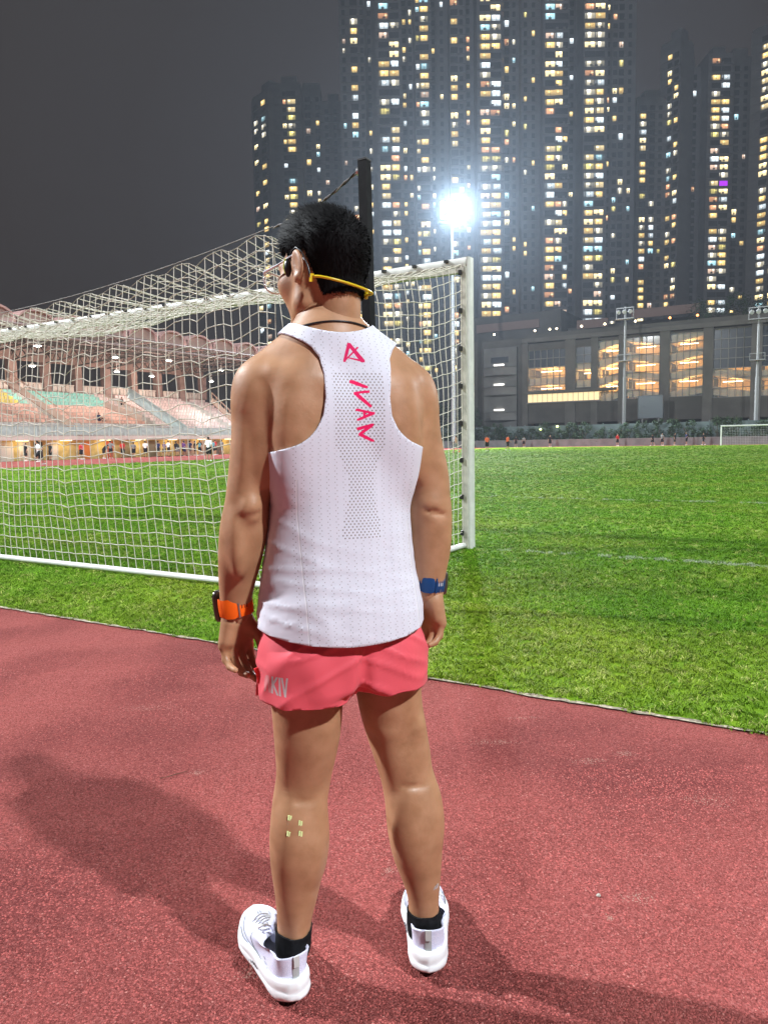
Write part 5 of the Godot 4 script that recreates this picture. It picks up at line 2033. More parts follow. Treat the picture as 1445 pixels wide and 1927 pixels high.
	for s in [-1.0, 1.0]:
		var m := MB.new()
		var pts := PackedVector3Array()
		for k in 28:
			var a := TAU * k / 28.0
			var x: float = 0.029 * signf(cos(a)) * pow(absf(cos(a)), 0.75)
			var y: float = 0.022 * signf(sin(a)) * pow(absf(sin(a)), 0.75)
			pts.append(Vector3(0.038 * s + x, -0.001 + y, -0.122 + 0.12 * pow(0.034 * s + x, 2) * 10.0))
		m.tube(pts, 0.0019, 6, false, true)
		obj("rim", m.mesh(), clear, gl)
		m = MB.new()
		m.tube(PackedVector3Array([Vector3(0.066 * s, 0.012, -0.115), Vector3(0.078 * s, 0.0135, -0.100), Vector3(0.077 * s, 0.016, -0.05), Vector3(0.0795 * s, 0.020, 0.0), Vector3(0.081 * s, 0.017, 0.02), Vector3(0.079 * s, -0.002, 0.038)]), PackedFloat32Array([0.0022, 0.0030, 0.0024, 0.0020, 0.0016, 0.0014]), 6)
		obj("temple", m.mesh(), clear, gl)
		m = MB.new()
		var c := Vector3(0.038 * s, -0.001, -0.122 + 0.12 * 0.034 * 0.034 * 10.0)
		m.poly([c, pts[0], pts[4], pts[8], pts[12], pts[16], pts[20], pts[24], pts[0]], Vector3(0, 0, -1))
		obj("lens", m.mesh(), clear_glass(), gl)
	var m := MB.new()
	m.tube(PackedVector3Array([Vector3(-0.010, 0.006, -0.121), Vector3(0, 0.009, -0.123), Vector3(0.010, 0.006, -0.121)]), 0.0014, 6)
	obj("bridge", m.mesh(), clear, gl)
	# bone-conduction headphones: dark pods before the ears, a yellow band behind the neck
	var hd := Node3D.new()
	hd.name = "headphones"
	hd.transform = hp
	t.add_child(hd)
	var yellow := smat(0.72, 0.5, 0.015, 0.35, 0.5)
	var black := smat(0.012, 0.012, 0.014, 0.35, 0.5)
	for s in [-1.0, 1.0]:
		m = MB.new()
		var rings := []
		for k in 9:
			var f2 := k / 8.0
			rings.append(circle(Vector3(0.080 * s, 0.016 - 0.036 * f2, -0.016 - 0.003 * f2), 0.0085 * pow(sin(PI * clampf(f2, 0.04, 0.96)), 0.45), 12, Vector3.UP))
		m.loft(rings, true, true, true)
		obj("ear_pod", m.mesh(), black, hd)
		m = MB.new()
		m.tube(PackedVector3Array([Vector3(0.0835 * s, 0.018, -0.019), Vector3(0.0865 * s, 0.0, -0.022), Vector3(0.085 * s, -0.014, -0.021)]), PackedFloat32Array([0.0018, 0.0032, 0.0018]), 6)
		obj("pod_trim", m.mesh(), smat(0.42, 0.46, 0.1, 0.4), hd)
		m = MB.new()
		m.tube(PackedVector3Array([Vector3(0.079 * s, 0.016, -0.012), Vector3(0.080 * s, 0.029, 0.0), Vector3(0.082 * s, 0.032, 0.016), Vector3(0.084 * s, 0.016, 0.036), Vector3(0.082 * s, -0.018, 0.048), Vector3(0.079 * s, -0.040 if s < 0 else -0.056, 0.049)]), PackedFloat32Array([0.0016, 0.0012, 0.0011, 0.0012, 0.0018, 0.003]), 7)
		obj("ear_hook", m.mesh(), black, hd)
		m = MB.new()
		m.box(Transform3D(Basis(Vector3.UP, 0.35 * s) * Basis(Vector3.RIGHT, 0.25), Vector3(0.078 * s, -0.042 if s < 0 else -0.058, 0.051)), Vector3(0.006, 0.016, 0.013))
		obj("band_end", m.mesh(), yellow, hd)
	var pts := PackedVector3Array()
	for k in 33:
		var a := PI * k / 32.0
		pts.append(Vector3(-0.079 * cos(a), -0.040 - 0.009 * (1.0 - cos(a)) - 0.016 * sin(a), 0.050 + 0.056 * pow(sin(a), 0.8)))
	m = MB.new()
	m.tube(pts, 0.0030, 7)
	obj("neck_band", m.mesh(), yellow, hd)
	# thin dark cord round the neck
	m = MB.new()
	pts = PackedVector3Array()
	for k in 40:
		var a := TAU * k / 40.0
		var dir := Vector3(sin(a), 0, cos(a))
		var p := Vector3(-0.018, 1.436 - 0.035 * (0.5 - 0.5 * cos(a)), 0.006) + dir * 0.15
		p = on_skin(body_field, p, -dir)
		pts.append(p + dir * 0.002 + Vector3(0, 0.0, 0))
	m.tube(pts, 0.0021, 6, false, true)
	obj("necklace", m.mesh(), black, t)

# half width of the vest between its armholes
func armhole(y: float, back: bool) -> float:
	var tab := [[1.16, 0.30], [1.178, 0.19], [1.187, 0.150], [1.196, 0.118], [1.208, 0.098], [1.223, 0.083], [1.25, 0.068], [1.285, 0.0605], [1.33, 0.060], [1.364, 0.064], [1.385, 0.078], [1.398, 0.094], [1.410, 0.112], [1.43, 0.14], [1.5, 0.16]]
	if not back:
		tab = [[1.16, 0.30], [1.178, 0.19], [1.187, 0.150], [1.2, 0.128], [1.23, 0.105], [1.28, 0.09], [1.34, 0.09], [1.385, 0.094], [1.40, 0.102], [1.42, 0.125], [1.5, 0.16]]
	for k in tab.size() - 1:
		if y <= tab[k + 1][0]:
			return lerpf(tab[k][1], tab[k + 1][1], clampf((y - tab[k][0]) / (tab[k + 1][0] - tab[k][0]), 0.0, 1.0))
	return 0.12

func man_vest(t: Node3D) -> void:
	var f := Field.new(Vector3(-0.22, 0.76, -0.19), Vector3(0.22, 1.49, 0.19), 0.0066)
	f.stack(VEST, 0.02)
	f.stack(TORSO, 0.02, 0.006)
	for s in [-1.0, 1.0]:
		f.ell(Vector3(0.11 * s, 1.2, 0.05), Vector3(0.046, 0.106, 0.056), 0.05)
	shoulders(f, 0.0055)
	var full := MB.new()
	f.skin(full)
	var n1 := FastNoiseLite.new()
	n1.seed = 21
	n1.frequency = 1.0
	n1.fractal_type = FastNoiseLite.FRACTAL_NONE
	var val := PackedFloat32Array()
	for k in full.v.size():
		var p := full.v[k]
		var nn := full.n[k]
		var lx := p.x
		var xc := 0.006 + (0.014 if lx > 0.0 else -0.002) * smoothstep(1.22, 1.36, p.y)
		var w := armhole(p.y, p.z > -0.01)
		var e := w - absf(lx - xc)
		var neck := 1.413 + 0.020 * pow((lx + 0.017) / 0.075, 2) - p.y
		if p.z < 0.02:
			neck -= 0.9 * (0.02 - p.z)
		if p.y > 1.3:
			e = minf(e, neck)
		var hem := p.y - (0.803 + 0.022 * pow(lx / 0.18, 2) + (0.004 if p.z < 0.0 else 0.0))
		val.append(minf(e, hem))
		# drape: creases across the waist, long folds towards the hem
		var low := smoothstep(1.2, 0.9, p.y)
		var r1 := pow(maxf(0.0, 1.0 - absf(n1.get_noise_3d(lx * 3.4 + 3.0, p.y * 21.0 + lx * 4.0, p.z * 3.0)) * 2.6), 2.0)
		var r2 := n1.get_noise_3d(lx * 15.0, p.y * 1.6, p.z * 15.0 + 9.0)
		var r3 := 1.0 - absf(n1.get_noise_3d(lx * 30.0 + 40.0, p.y * 40.0, p.z * 24.0)) * 2.0
		var leftish := smoothstep(0.05, -0.12, lx)
		full.v[k] = p + nn * ((0.0030 * r1 * (0.35 + 0.6 * leftish) * low + 0.0030 * r2 * low + 0.0002 * r3 * (0.3 + low)) * smoothstep(1.36, 1.15, p.y))
	var cut := clipped(full, val)
	hemmed(cut, 0.004)
	renormal(cut)
	# the back carries the perforations and the print, the front is plain
	var back := MB.new()
	var front := MB.new()
	for mb in [back, front]:
		mb.v = cut.v
		mb.n = cut.n
		mb.use_uv = true
	for k in cut.v.size():
		var u := Vector2((cut.v[k].x + 0.2) / 0.4, (1.45 - cut.v[k].y) / 0.68)
		back.uv.append(u)
		front.uv.append(u)
	for q in range(0, cut.idx.size(), 3):
		var i := cut.idx[q]
		var mb := back if cut.n[i].z > -0.05 else front
		mb.idx.append_array(PackedInt32Array([i, cut.idx[q + 1], cut.idx[q + 2]]))
	var am := ArrayMesh.new()
	for mb in [back, front]:
		var arr := []
		arr.resize(Mesh.ARRAY_MAX)
		arr[Mesh.ARRAY_VERTEX] = mb.v
		arr[Mesh.ARRAY_NORMAL] = mb.n
		arr[Mesh.ARRAY_TEX_UV] = mb.uv
		arr[Mesh.ARRAY_INDEX] = mb.idx
		am.add_surface_from_arrays(Mesh.PRIMITIVE_TRIANGLES, arr)
	var cloth_m := smat(1, 1, 1, 0.72, 0.25)
	cloth_m.albedo_texture = vest_print()
	cloth_m.rim_enabled = true
	cloth_m.rim = 0.25
	var plain := smat(0.69, 0.69, 0.77, 0.72, 0.25)
	am.surface_set_material(0, cloth_m)
	am.surface_set_material(1, plain)
	obj("vest", am, null, t)

func stroke(im: Image, a: Vector2, b: Vector2, r0: float, r1: float, c: Color, rough := 0.0) -> void:
	var steps := int(a.distance_to(b) * 1.5) + 1
	for k in steps + 1:
		var g := float(k) / steps
		var p := a.lerp(b, g)
		var r := lerpf(r0, r1, g) * (1.0 + rough * (rng.randf() - 0.5))
		im.fill_rect(Rect2i(int(p.x - r), int(p.y - r * 0.6), int(2 * r) + 1, int(1.2 * r) + 1), c)

func vest_print() -> ImageTexture:
	var w := 1024
	var h := 1740
	var im := Image.create(w, h, true, Image.FORMAT_RGB8)
	im.fill(lin(0.70, 0.70, 0.78))
	var px := w / 0.4
	var to := func(x: float, y: float) -> Vector2: return Vector2((x + 0.2) * px, (1.45 - y) / 0.68 * h)
	# perforations: fine all over the back, larger in a waisted column
	for r in 112:
		var y := 1.415 - r * 0.0055
		for q in 46:
			var x := -0.18 + q * 0.008 + (0.004 if r % 2 == 1 else 0.0)
			var cx := 0.012
			var half := 0.050
			if y < 1.2: half = lerpf(0.050, 0.026, clampf((1.2 - y) / 0.07, 0, 1))
			if y < 1.09: half = lerpf(0.026, 0.040, clampf((1.09 - y) / 0.05, 0, 1))
			var dense := absf(x - cx) < half and y < 1.338 and y > 1.008
			var p: Vector2 = to.call(x, y)
			if dense:
				im.fill_rect(Rect2i(int(p.x) - 2, int(p.y) - 3, 5, 7), lin(0.2, 0.16, 0.15))
				im.fill_rect(Rect2i(int(p.x) - 3, int(p.y) - 2, 7, 5), lin(0.2, 0.16, 0.15))
			elif absf(x) < 0.13 and (q + r) % 2 == 0:
				im.fill_rect(Rect2i(int(p.x) - 1, int(p.y) - 2, 4, 5), lin(0.36, 0.32, 0.35))
	# stitched seams
	for sm in [[-0.112, 1.13, -0.101, 0.79], [0.120, 1.04, 0.140, 0.79]]:
		stroke(im, to.call(sm[0], sm[1]), to.call(sm[2], sm[3]), 2.0, 2.0, lin(0.55, 0.54, 0.6))
		stroke(im, to.call(sm[0] - 0.0018, sm[1]), to.call(sm[2] - 0.0018, sm[3]), 1.6, 1.6, lin(0.86, 0.86, 0.9))
	var mark := lin(0.72, 0.02, 0.13)
	var hot := lin(0.86, 0.012, 0.12)
	# the mark below the collar: an open triangle with a slash (points in mm from its middle)
	var o := Vector2(0.006, 1.372)
	var pt := func(x: float, y: float) -> Vector2: return to.call(o.x + x * 0.001, o.y + y * 0.001)
	stroke(im, pt.call(-8, 18), pt.call(-18, -15), 8, 6, mark)
	stroke(im, pt.call(-8, 18), pt.call(19, -14), 8, 10, mark)
	stroke(im, pt.call(-18, -15), pt.call(10, 12), 3, 4, mark)
	stroke(im, pt.call(19, -14), pt.call(-12, -8), 7, 3, mark)
	# four brush letters that read downwards
	o = Vector2(0.0185, 1.260)
	var mul := 0.36
	var z := func(x: float, y: float) -> Vector2: return to.call(o.x + (x - 832.0) * mul * 0.001, o.y - (y - 1195.0) * mul * 0.00108)
	for s in [[782, 1048, 858, 1076, 14], [864, 1098, 796, 1104, 12], [796, 1106, 874, 1172, 12], [800, 1188, 886, 1206, 11], [886, 1206, 802, 1238, 11], [838, 1196, 838, 1230, 8], [806, 1282, 882, 1262, 12], [880, 1264, 814, 1308, 11], [812, 1310, 884, 1344, 12]]:
		stroke(im, z.call(s[0], s[1]), z.call(s[2], s[3]), s[4] * 0.68, s[4] * 0.5, hot, 0.5)
	im.generate_mipmaps()
	return ImageTexture.create_from_image(im)

func man_shorts(t: Node3D) -> void:
	var f := Field.new(Vector3(-0.23, 0.58, -0.2), Vector3(0.23, 0.99, 0.2), 0.006)
	f.stack([[0.70, -0.008, 0.0, 0.166, 0.124, 2.4], [0.76, -0.009, 0.0, 0.166, 0.126, 2.4], [0.82, -0.007, 0.0, 0.163, 0.12, 2.3], [0.93, 0.0, 0.0, 0.15, 0.105, 2.3]], 0.02)
	for q in 6:
		var g := q / 5.0
		f.cap(Vector3(-0.085, 0.75, 0.03 - 0.03 * g), Vector3(lerpf(-0.078, -0.096, g), 0.60, 0.032 - 0.064 * g), 0.090, 0.084, 0.02)
		f.cap(Vector3(0.076, 0.75, 0.03 - 0.03 * g), Vector3(lerpf(0.086, 0.103, g), 0.60, 0.032 - 0.064 * g), 0.086, 0.079, 0.02)
	f.cap(Vector3(0.006, 0.55, 0.13), Vector3(0.004, 0.70, 0.10), 0.014, 0.006, 0.03, true)
	f.cap(Vector3(0.006, 0.55, -0.13), Vector3(0.004, 0.70, -0.10), 0.014, 0.006, 0.03, true)
	f.cap(Vector3(0.006, 0.56, -0.1), Vector3(0.006, 0.56, 0.1), 0.018, 0.018, 0.03, true)
	f.cap(Vector3(0.006, 0.69, 0.122), Vector3(0.010, 0.81, 0.130), 0.014, 0.007, 0.018, true)
	f.cap(Vector3(0.006, 0.66, -0.1), Vector3(0.006, 0.66, 0.1), 0.012, 0.012, 0.03, true)
	var full := MB.new()
	f.skin(full)
	var n1 := FastNoiseLite.new()
	n1.seed = 44
	n1.frequency = 1.0
	n1.fractal_type = FastNoiseLite.FRACTAL_NONE
	var val := PackedFloat32Array()
	for k in full.v.size():
		var p := full.v[k]
		var hem := 0.679 if p.x < 0.006 else 0.688
		hem += 0.002 * n1.get_noise_2d(p.x * 20.0, p.z * 20.0)
		var e := minf(p.y - hem, 0.9 - p.y)
		# a notch at the outer side of each leg
		if absf(p.x) > 0.12:
			e = minf(e, p.y - hem - 0.05 * (1.0 - absf(p.z - 0.012) / 0.012))
		val.append(e)
		var sg := 1.0 if p.x > 0.006 else -1.0
		var r := 1.0 - absf(n1.get_noise_3d(p.x * 5.0 + sg * p.y * 11.0, p.y * 2.0 - sg * p.x * 3.0, p.z * 4.0)) * 2.4
		var r2 := n1.get_noise_3d(p.x * 13.0 - sg * p.y * 5.0, p.y * 4.0, p.z * 13.0)
		full.v[k] = p + full.n[k] * (0.0045 * pow(maxf(0.0, r), 2.5) + 0.0035 * r2 + 0.008 * (0.5 + 0.5 * sin(p.x * 60.0 + p.z * 40.0)) * smoothstep(0.75, 0.67, p.y) * 0.5)
	var cut := clipped(full, val)
	hemmed(cut, 0.006)
	renormal(cut)
	cut.use_uv = true
	for k in cut.v.size():
		cut.uv[k] = Vector2((cut.v[k].x + 0.225) / 0.45, (0.92 - cut.v[k].y) / 0.3)
	var m := smat(1, 1, 1, 0.55, 0.35)
	m.albedo_texture = shorts_print()
	m.rim_enabled = true
	m.rim = 0.2
	var o := obj("shorts", cut.mesh(), m, t)
	# a bright cord end that hangs at the left side
	var c := MB.new()
	c.box(Transform3D(Basis(Vector3.BACK, 0.25), Vector3(-0.186, 0.725, 0.02)), Vector3(0.010, 0.042, 0.004))
	obj("side_tag", c.mesh(), smat(0.85, 0.06, 0.06, 0.5), o)

func shorts_print() -> ImageTexture:
	var im := Image.create(1024, 683, true, Image.FORMAT_RGB8)
	im.fill(lin(0.76, 0.098, 0.125))
	var grey := lin(0.5, 0.42, 0.42)
	var px := 1024 / 0.45
	var to := func(x: float, y: float) -> Vector2: return Vector2((x + 0.225) * px, (0.92 - y) * px)
	# tall narrow letters: faint A, then K, I, V
	var x0 := -0.186
	for s in [[0.0, 0.0, 0.004, 0.036, 0], [0.008, 0.0, 0.004, 0.036, 0], [0.0115, 0.0, 0.0115, 0.036, 1], [0.0115, 0.017, 0.019, 0.036, 1], [0.0130, 0.020, 0.0195, 0.0, 1], [0.0235, 0.0, 0.0235, 0.036, 1], [0.0275, 0.036, 0.032, 0.0, 1], [0.0365, 0.036, 0.032, 0.0, 1]]:
		stroke(im, to.call(x0 + s[0] + 0.006, 0.706 + s[1]), to.call(x0 + s[2] + 0.006, 0.706 + s[3]), 3.2, 3.2, grey if s[4] == 1 else lin(0.62, 0.2, 0.21))
	im.generate_mipmaps()
	return ImageTexture.create_from_image(im)

# ---------------------------------------------------------------- shoes and socks
const SHOE_L := 0.292
func shoe_half(s: float) -> float:
	var tab := [[0.0, 0.0], [0.004, 0.014], [0.012, 0.024], [0.03, 0.0335], [0.06, 0.0365], [0.10, 0.035], [0.14, 0.037], [0.19, 0.0465], [0.22, 0.0485], [0.25, 0.0435], [0.272, 0.033], [0.285, 0.020], [0.292, 0.0]]
	for k in tab.size() - 1:
		if s <= tab[k + 1][0]:
			return lerpf(tab[k][1], tab[k + 1][1], (s - tab[k][0]) / (tab[k + 1][0] - tab[k][0]))
	return 0.0

func shoe_ring(y: float, back: float, front: float, wide: float, grow: float, lift: bool, in_shift: float) -> PackedVector3Array:
	var p := PackedVector3Array()
	var n := 26
	for k in 2 * n:
		var side := 1.0 if k < n else -1.0
		var u := float(k % n) / n
		if side < 0.0:
			u = 1.0 - u
		var c := 0.5 - 0.5 * cos(PI * u)
		var s := lerpf(0.0, SHOE_L, c)
		var w := shoe_half(s) * wide + grow * sin(PI * clampf(c, 0.0, 1.0))
		var z := lerpf(back, front, c)
		var yy := y
		if lift:
			yy += 0.020 * smoothstep(0.2, 0.29, z) + 0.010 * smoothstep(0.05, 0.0, z) * (1.0 - y / 0.06)
		p.append(Vector3(side * w + in_shift * 0.006 * smoothstep(0.1, 0.29, z), yy, -z))
	return p

func upper_ring(q: float, in_shift: float) -> PackedVector3Array:
	var y := 0.040 + 0.058 * q
	var front := lerpf(0.288, 0.118, pow(q, 1.15))
	var wide := lerpf(0.97, 0.93, q)
	if q > 0.55:
		wide = lerpf(wide, 1.0, (q - 0.55) / 0.45)
	var r := shoe_ring(y, 0.007 + 0.006 * q - 0.006 * q * q, front, wide, -0.004 * q, false, in_shift)
	for k in r.size():
		var z := -r[k].z
		r[k].y += 0.008 * smoothstep(0.07, 0.0, z) * q + 0.012 * smoothstep(0.2, 0.28, z) * (1.0 - q)
		var m := 1.0 - 0.28 * smoothstep(0.06, 0.2, z) * q
		r[k].x *= m
	return r

func man_feet(t: Node3D, body_field: Field) -> void:
	var foam := worn(0.82, 0.82, 0.83, 0.03, 4.0, 0.55, 0.3)
	var mesh_m := smat(1, 1, 1, 0.75, 0.3)
	mesh_m.albedo_texture = noise_tex(256, 0.22, 91, [[0.2, lin(0.62, 0.62, 0.80)], [0.8, lin(0.78, 0.78, 0.92)]], FastNoiseLite.TYPE_CELLULAR, 1)
	mesh_m.uv1_triplanar = true
	mesh_m.uv1_scale = Vector3.ONE * 14.0
	var grey := smat(0.4, 0.42, 0.42, 0.35, 0.5)
	var rubber := smat(0.02, 0.02, 0.02, 0.7)
	var pinkish := smat(0.72, 0.6, 0.6, 0.6)
	var sock_m := worn(0.014, 0.014, 0.015, 0.4, 9.0, 0.9, 0.15)
	for s in [-1.0, 1.0]:
		var heel := Vector3(-0.130, 0.0, 0.044) if s < 0 else Vector3(0.161, 0.0, 0.060)
		var turn := deg_to_rad(11.0) if s < 0 else deg_to_rad(-20.0)
		var shoe := Node3D.new()
		shoe.name = "shoe"
		shoe.transform = Transform3D(Basis(Vector3.UP, turn) * Basis.from_scale(Vector3(1.12, 1.1, 1.06)), heel)
		t.add_child(shoe, true)
		var m := MB.new()
		m.loft([shoe_ring(0.002, 0.012, 0.275, 0.9, 0.0, true, -s), shoe_ring(0.008, 0.008, 0.285, 0.97, 0.0, true, -s)], true, true, false)
		obj("outsole", m.mesh(), rubber, shoe)
		m = MB.new()
		var prof := [[0.0075, 0.004, 0.287, 0.0], [0.013, -0.005, 0.295, 0.005], [0.020, -0.009, 0.297, 0.0078], [0.0255, -0.005, 0.295, 0.0046], [0.029, -0.003, 0.294, 0.0044], [0.036, -0.005, 0.293, 0.0072], [0.045, -0.004, 0.291, 0.006], [0.052, 0.002, 0.287, 0.0018], [0.051, 0.008, 0.280, -0.003]]
		var rings := []
		for p in prof:
			var r := shoe_ring(p[0], p[1], p[2], 1.0, p[3], true, -s)
			for k in r.size():
				var z := -r[k].z
				# the sculpted side: a wave along the foot, thinner towards the toe
				var thin := lerpf(1.0, 0.62, smoothstep(0.08, 0.24, z))
				r[k].y = 0.0075 * (1.0 - thin) + r[k].y * thin + (0.020 * smoothstep(0.2, 0.29, z)) * (1.0 - thin) + 0.0035 * sin(z * 42.0 + 0.6) * 1.6 * smoothstep(0.008, 0.03, p[0])
				if z < 0.035:
					r[k].y += 0.004 * smoothstep(0.035, 0.0, z) * smoothstep(0.03, 0.048, p[0])
			rings.append(r)
		m.loft(rings, true, true, true)
		obj("midsole", m.mesh(), foam, shoe)
		m = MB.new()
		rings = []
		for k in 13:
			rings.append(upper_ring(k / 12.0, -s))
		var lip := upper_ring(1.0, -s)
		for k in lip.size():
			lip[k] = Vector3(lip[k].x * 0.86, lip[k].y - 0.004, -lerpf(-lip[k].z, 0.055, 0.12))
		rings.append(lip)
		m.loft(rings, true, false, false)
		obj("upper", m.mesh(), mesh_m, shoe)
		# grey strip up the heel with a pull tab
		m = MB.new()
		rings = []
		for k in 9:
			var r := upper_ring(k / 8.0, -s)
			var c := (r[0] + r[51]) * 0.5
			var row := PackedVector3Array()
			for q in 5:
				row.append(Vector3((q - 2) * 0.0033, r[0].y - 0.001, c.z + 0.0022 - 0.0005 * absf(q - 2)))
			rings.append(row)
		m.loft(rings, false)
		obj("heel_strip", m.mesh(), grey, shoe)
		m = MB.new()
		m.cube(Vector3(0, 0.096, -0.0035), Vector3(0.011, 0.022, 0.003))
		obj("pull_tab", m.mesh(), smat(0.55, 0.56, 0.55, 0.4), shoe)
		# line drawing on the outer side
		for side in [1.0, -1.0]:
			m = MB.new()
			for line in [[[0.03, 0.10], [0.25, 0.16], [0.62, 0.17], [0.9, 0.20]], [[0.10, 0.13], [0.22, 0.19], [0.16, 0.25]], [[0.02, 0.14], [0.08, 0.18], [0.06, 0.24]]]:
				var pts := PackedVector3Array()
				for g in 9:
					var fpos: float = g / 8.0 * (line.size() - 1)
					var i0 := mini(int(fpos), line.size() - 2)
					var q: float = lerpf(line[i0][0], line[i0 + 1][0], fpos - i0)
					var zz: float = lerpf(line[i0][1], line[i0 + 1][1], fpos - i0)
					var r := upper_ring(q, -s)
					var best := r[0]
					for e in r:
						if e.x * side > 0.0 and absf(-e.z - zz) < absf(-best.z - zz):
							best = e
					pts.append(best + Vector3(side * 0.0006, 0, 0))
				m.tube(pts, 0.0009, 4)
			obj("side_line", m.mesh(), smat(0.2, 0.22, 0.24, 0.5), shoe)
			m = MB.new()
			for k in 3:
				var r := upper_ring(0.12 + 0.1 * k, -s)
				for e in range(2, r.size() - 2):
					if r[e].x * side > 0.0 and absf(-r[e].z - (0.075 + 0.012 * k)) < 0.006:
						m.cube(r[e] + Vector3(side * 0.0003, 0, 0), Vector3(0.0012, 0.0016, 0.010))
			obj("side_dash", m.mesh(), smat(0.25, 0.26, 0.28, 0.5), shoe)
		# slit in the side of the sole, vents in the toe
		m = MB.new()
		for side in [1.0, -1.0]:
			for k in 5:
				m.box(Transform3D(Basis(Vector3.RIGHT, 0.12), Vector3(side * (shoe_half(0.125 + k * 0.009) + 0.0052), 0.0255 - 0.0012 * k, -(0.125 + k * 0.009)) + Vector3(-s * 0.0016, 0, 0)), Vector3(0.004, 0.0042 - 0.0006 * absf(k - 2), 0.010))
		obj("sole_slit", m.mesh(), smat(0.12, 0.1, 0.11, 0.8), shoe)
		m = MB.new()
		for r2 in 3:
			for k in 4:
				var r := upper_ring(0.26 + 0.05 * r2, -s)
				var e := r[25 - 4 + k * 2]
				m.cube(Vector3(e.x, e.y + 0.0012, e.z + 0.008), Vector3(0.0022, 0.0014, 0.006))
		obj("toe_vent", m.mesh(), smat(0.4, 0.42, 0.46, 0.7), shoe)
		# laces across the tongue
		m = MB.new()
		for k in 6:
			var r := upper_ring(0.42 + 0.09 * k, -s)
			var fr := r[25]
			var pts := PackedVector3Array()
			for g in 7:
				var a := (g - 3) / 3.0
				pts.append(Vector3(fr.x * 0.2 + a * 0.02, fr.y + 0.006 - 0.006 * a * a, fr.z + 0.004 + 0.008 * a * a))
			m.tube(pts, 0.0022, 5)
		for a in [-1.0, 1.0]:
			m.tube(PackedVector3Array([Vector3(0.004 * a, 0.100, -0.122), Vector3(0.02 * a, 0.112, -0.122), Vector3(0.034 * a, 0.106, -0.128), Vector3(0.026 * a, 0.094, -0.134), Vector3(0.006 * a, 0.098, -0.126)]), 0.0022, 5)
		obj("laces", m.mesh(), smat(0.8, 0.8, 0.8, 0.7), shoe)
		# tongue
		m = MB.new()
		m.loft([circle(Vector3(0, 0.082, -0.135), 0.022, 14, Vector3(0, 0.6, 0.8), 0.5), circle(Vector3(0, 0.108, -0.112), 0.024, 14, Vector3(0, 0.6, 0.8), 0.4)], true, false, true)
		obj("tongue", m.mesh(), mesh_m, shoe)
		# sock: drawn close over the skin
		var ax: Vector3 = Vector3(-0.121, 0.125, -0.037) if s < 0 else Vector3(0.174, 0.125, -0.002)
		var full := MB.new()
		body_field.skin(full, 0.0036)
		var val := PackedFloat32Array()
		for k in full.v.size():
			var p := full.v[k]
			val.append(minf(0.132 + 0.0006 * sin(p.x * 200.0) - p.y, 1.0 if p.x * s > 0.05 else -1.0))
			full.v[k] = p + full.n[k] * (0.0005 * sin(atan2(p.z - ax.z, p.x - ax.x) * 44.0))
		var sock := clipped(full, val)
		hemmed(sock, 0.003)
		renormal(sock)
		obj("sock", sock.mesh(), sock_m, t)
		m = MB.new()
		m.bar(Vector3(ax.x - 0.016, 0.083, ax.z + 0.048), Vector3(ax.x + 0.018, 0.088, ax.z + 0.048), 0.003, 0.0018)
		obj("sock_mark", m.mesh(), smat(0.3, 0.3, 0.3, 0.6), t)

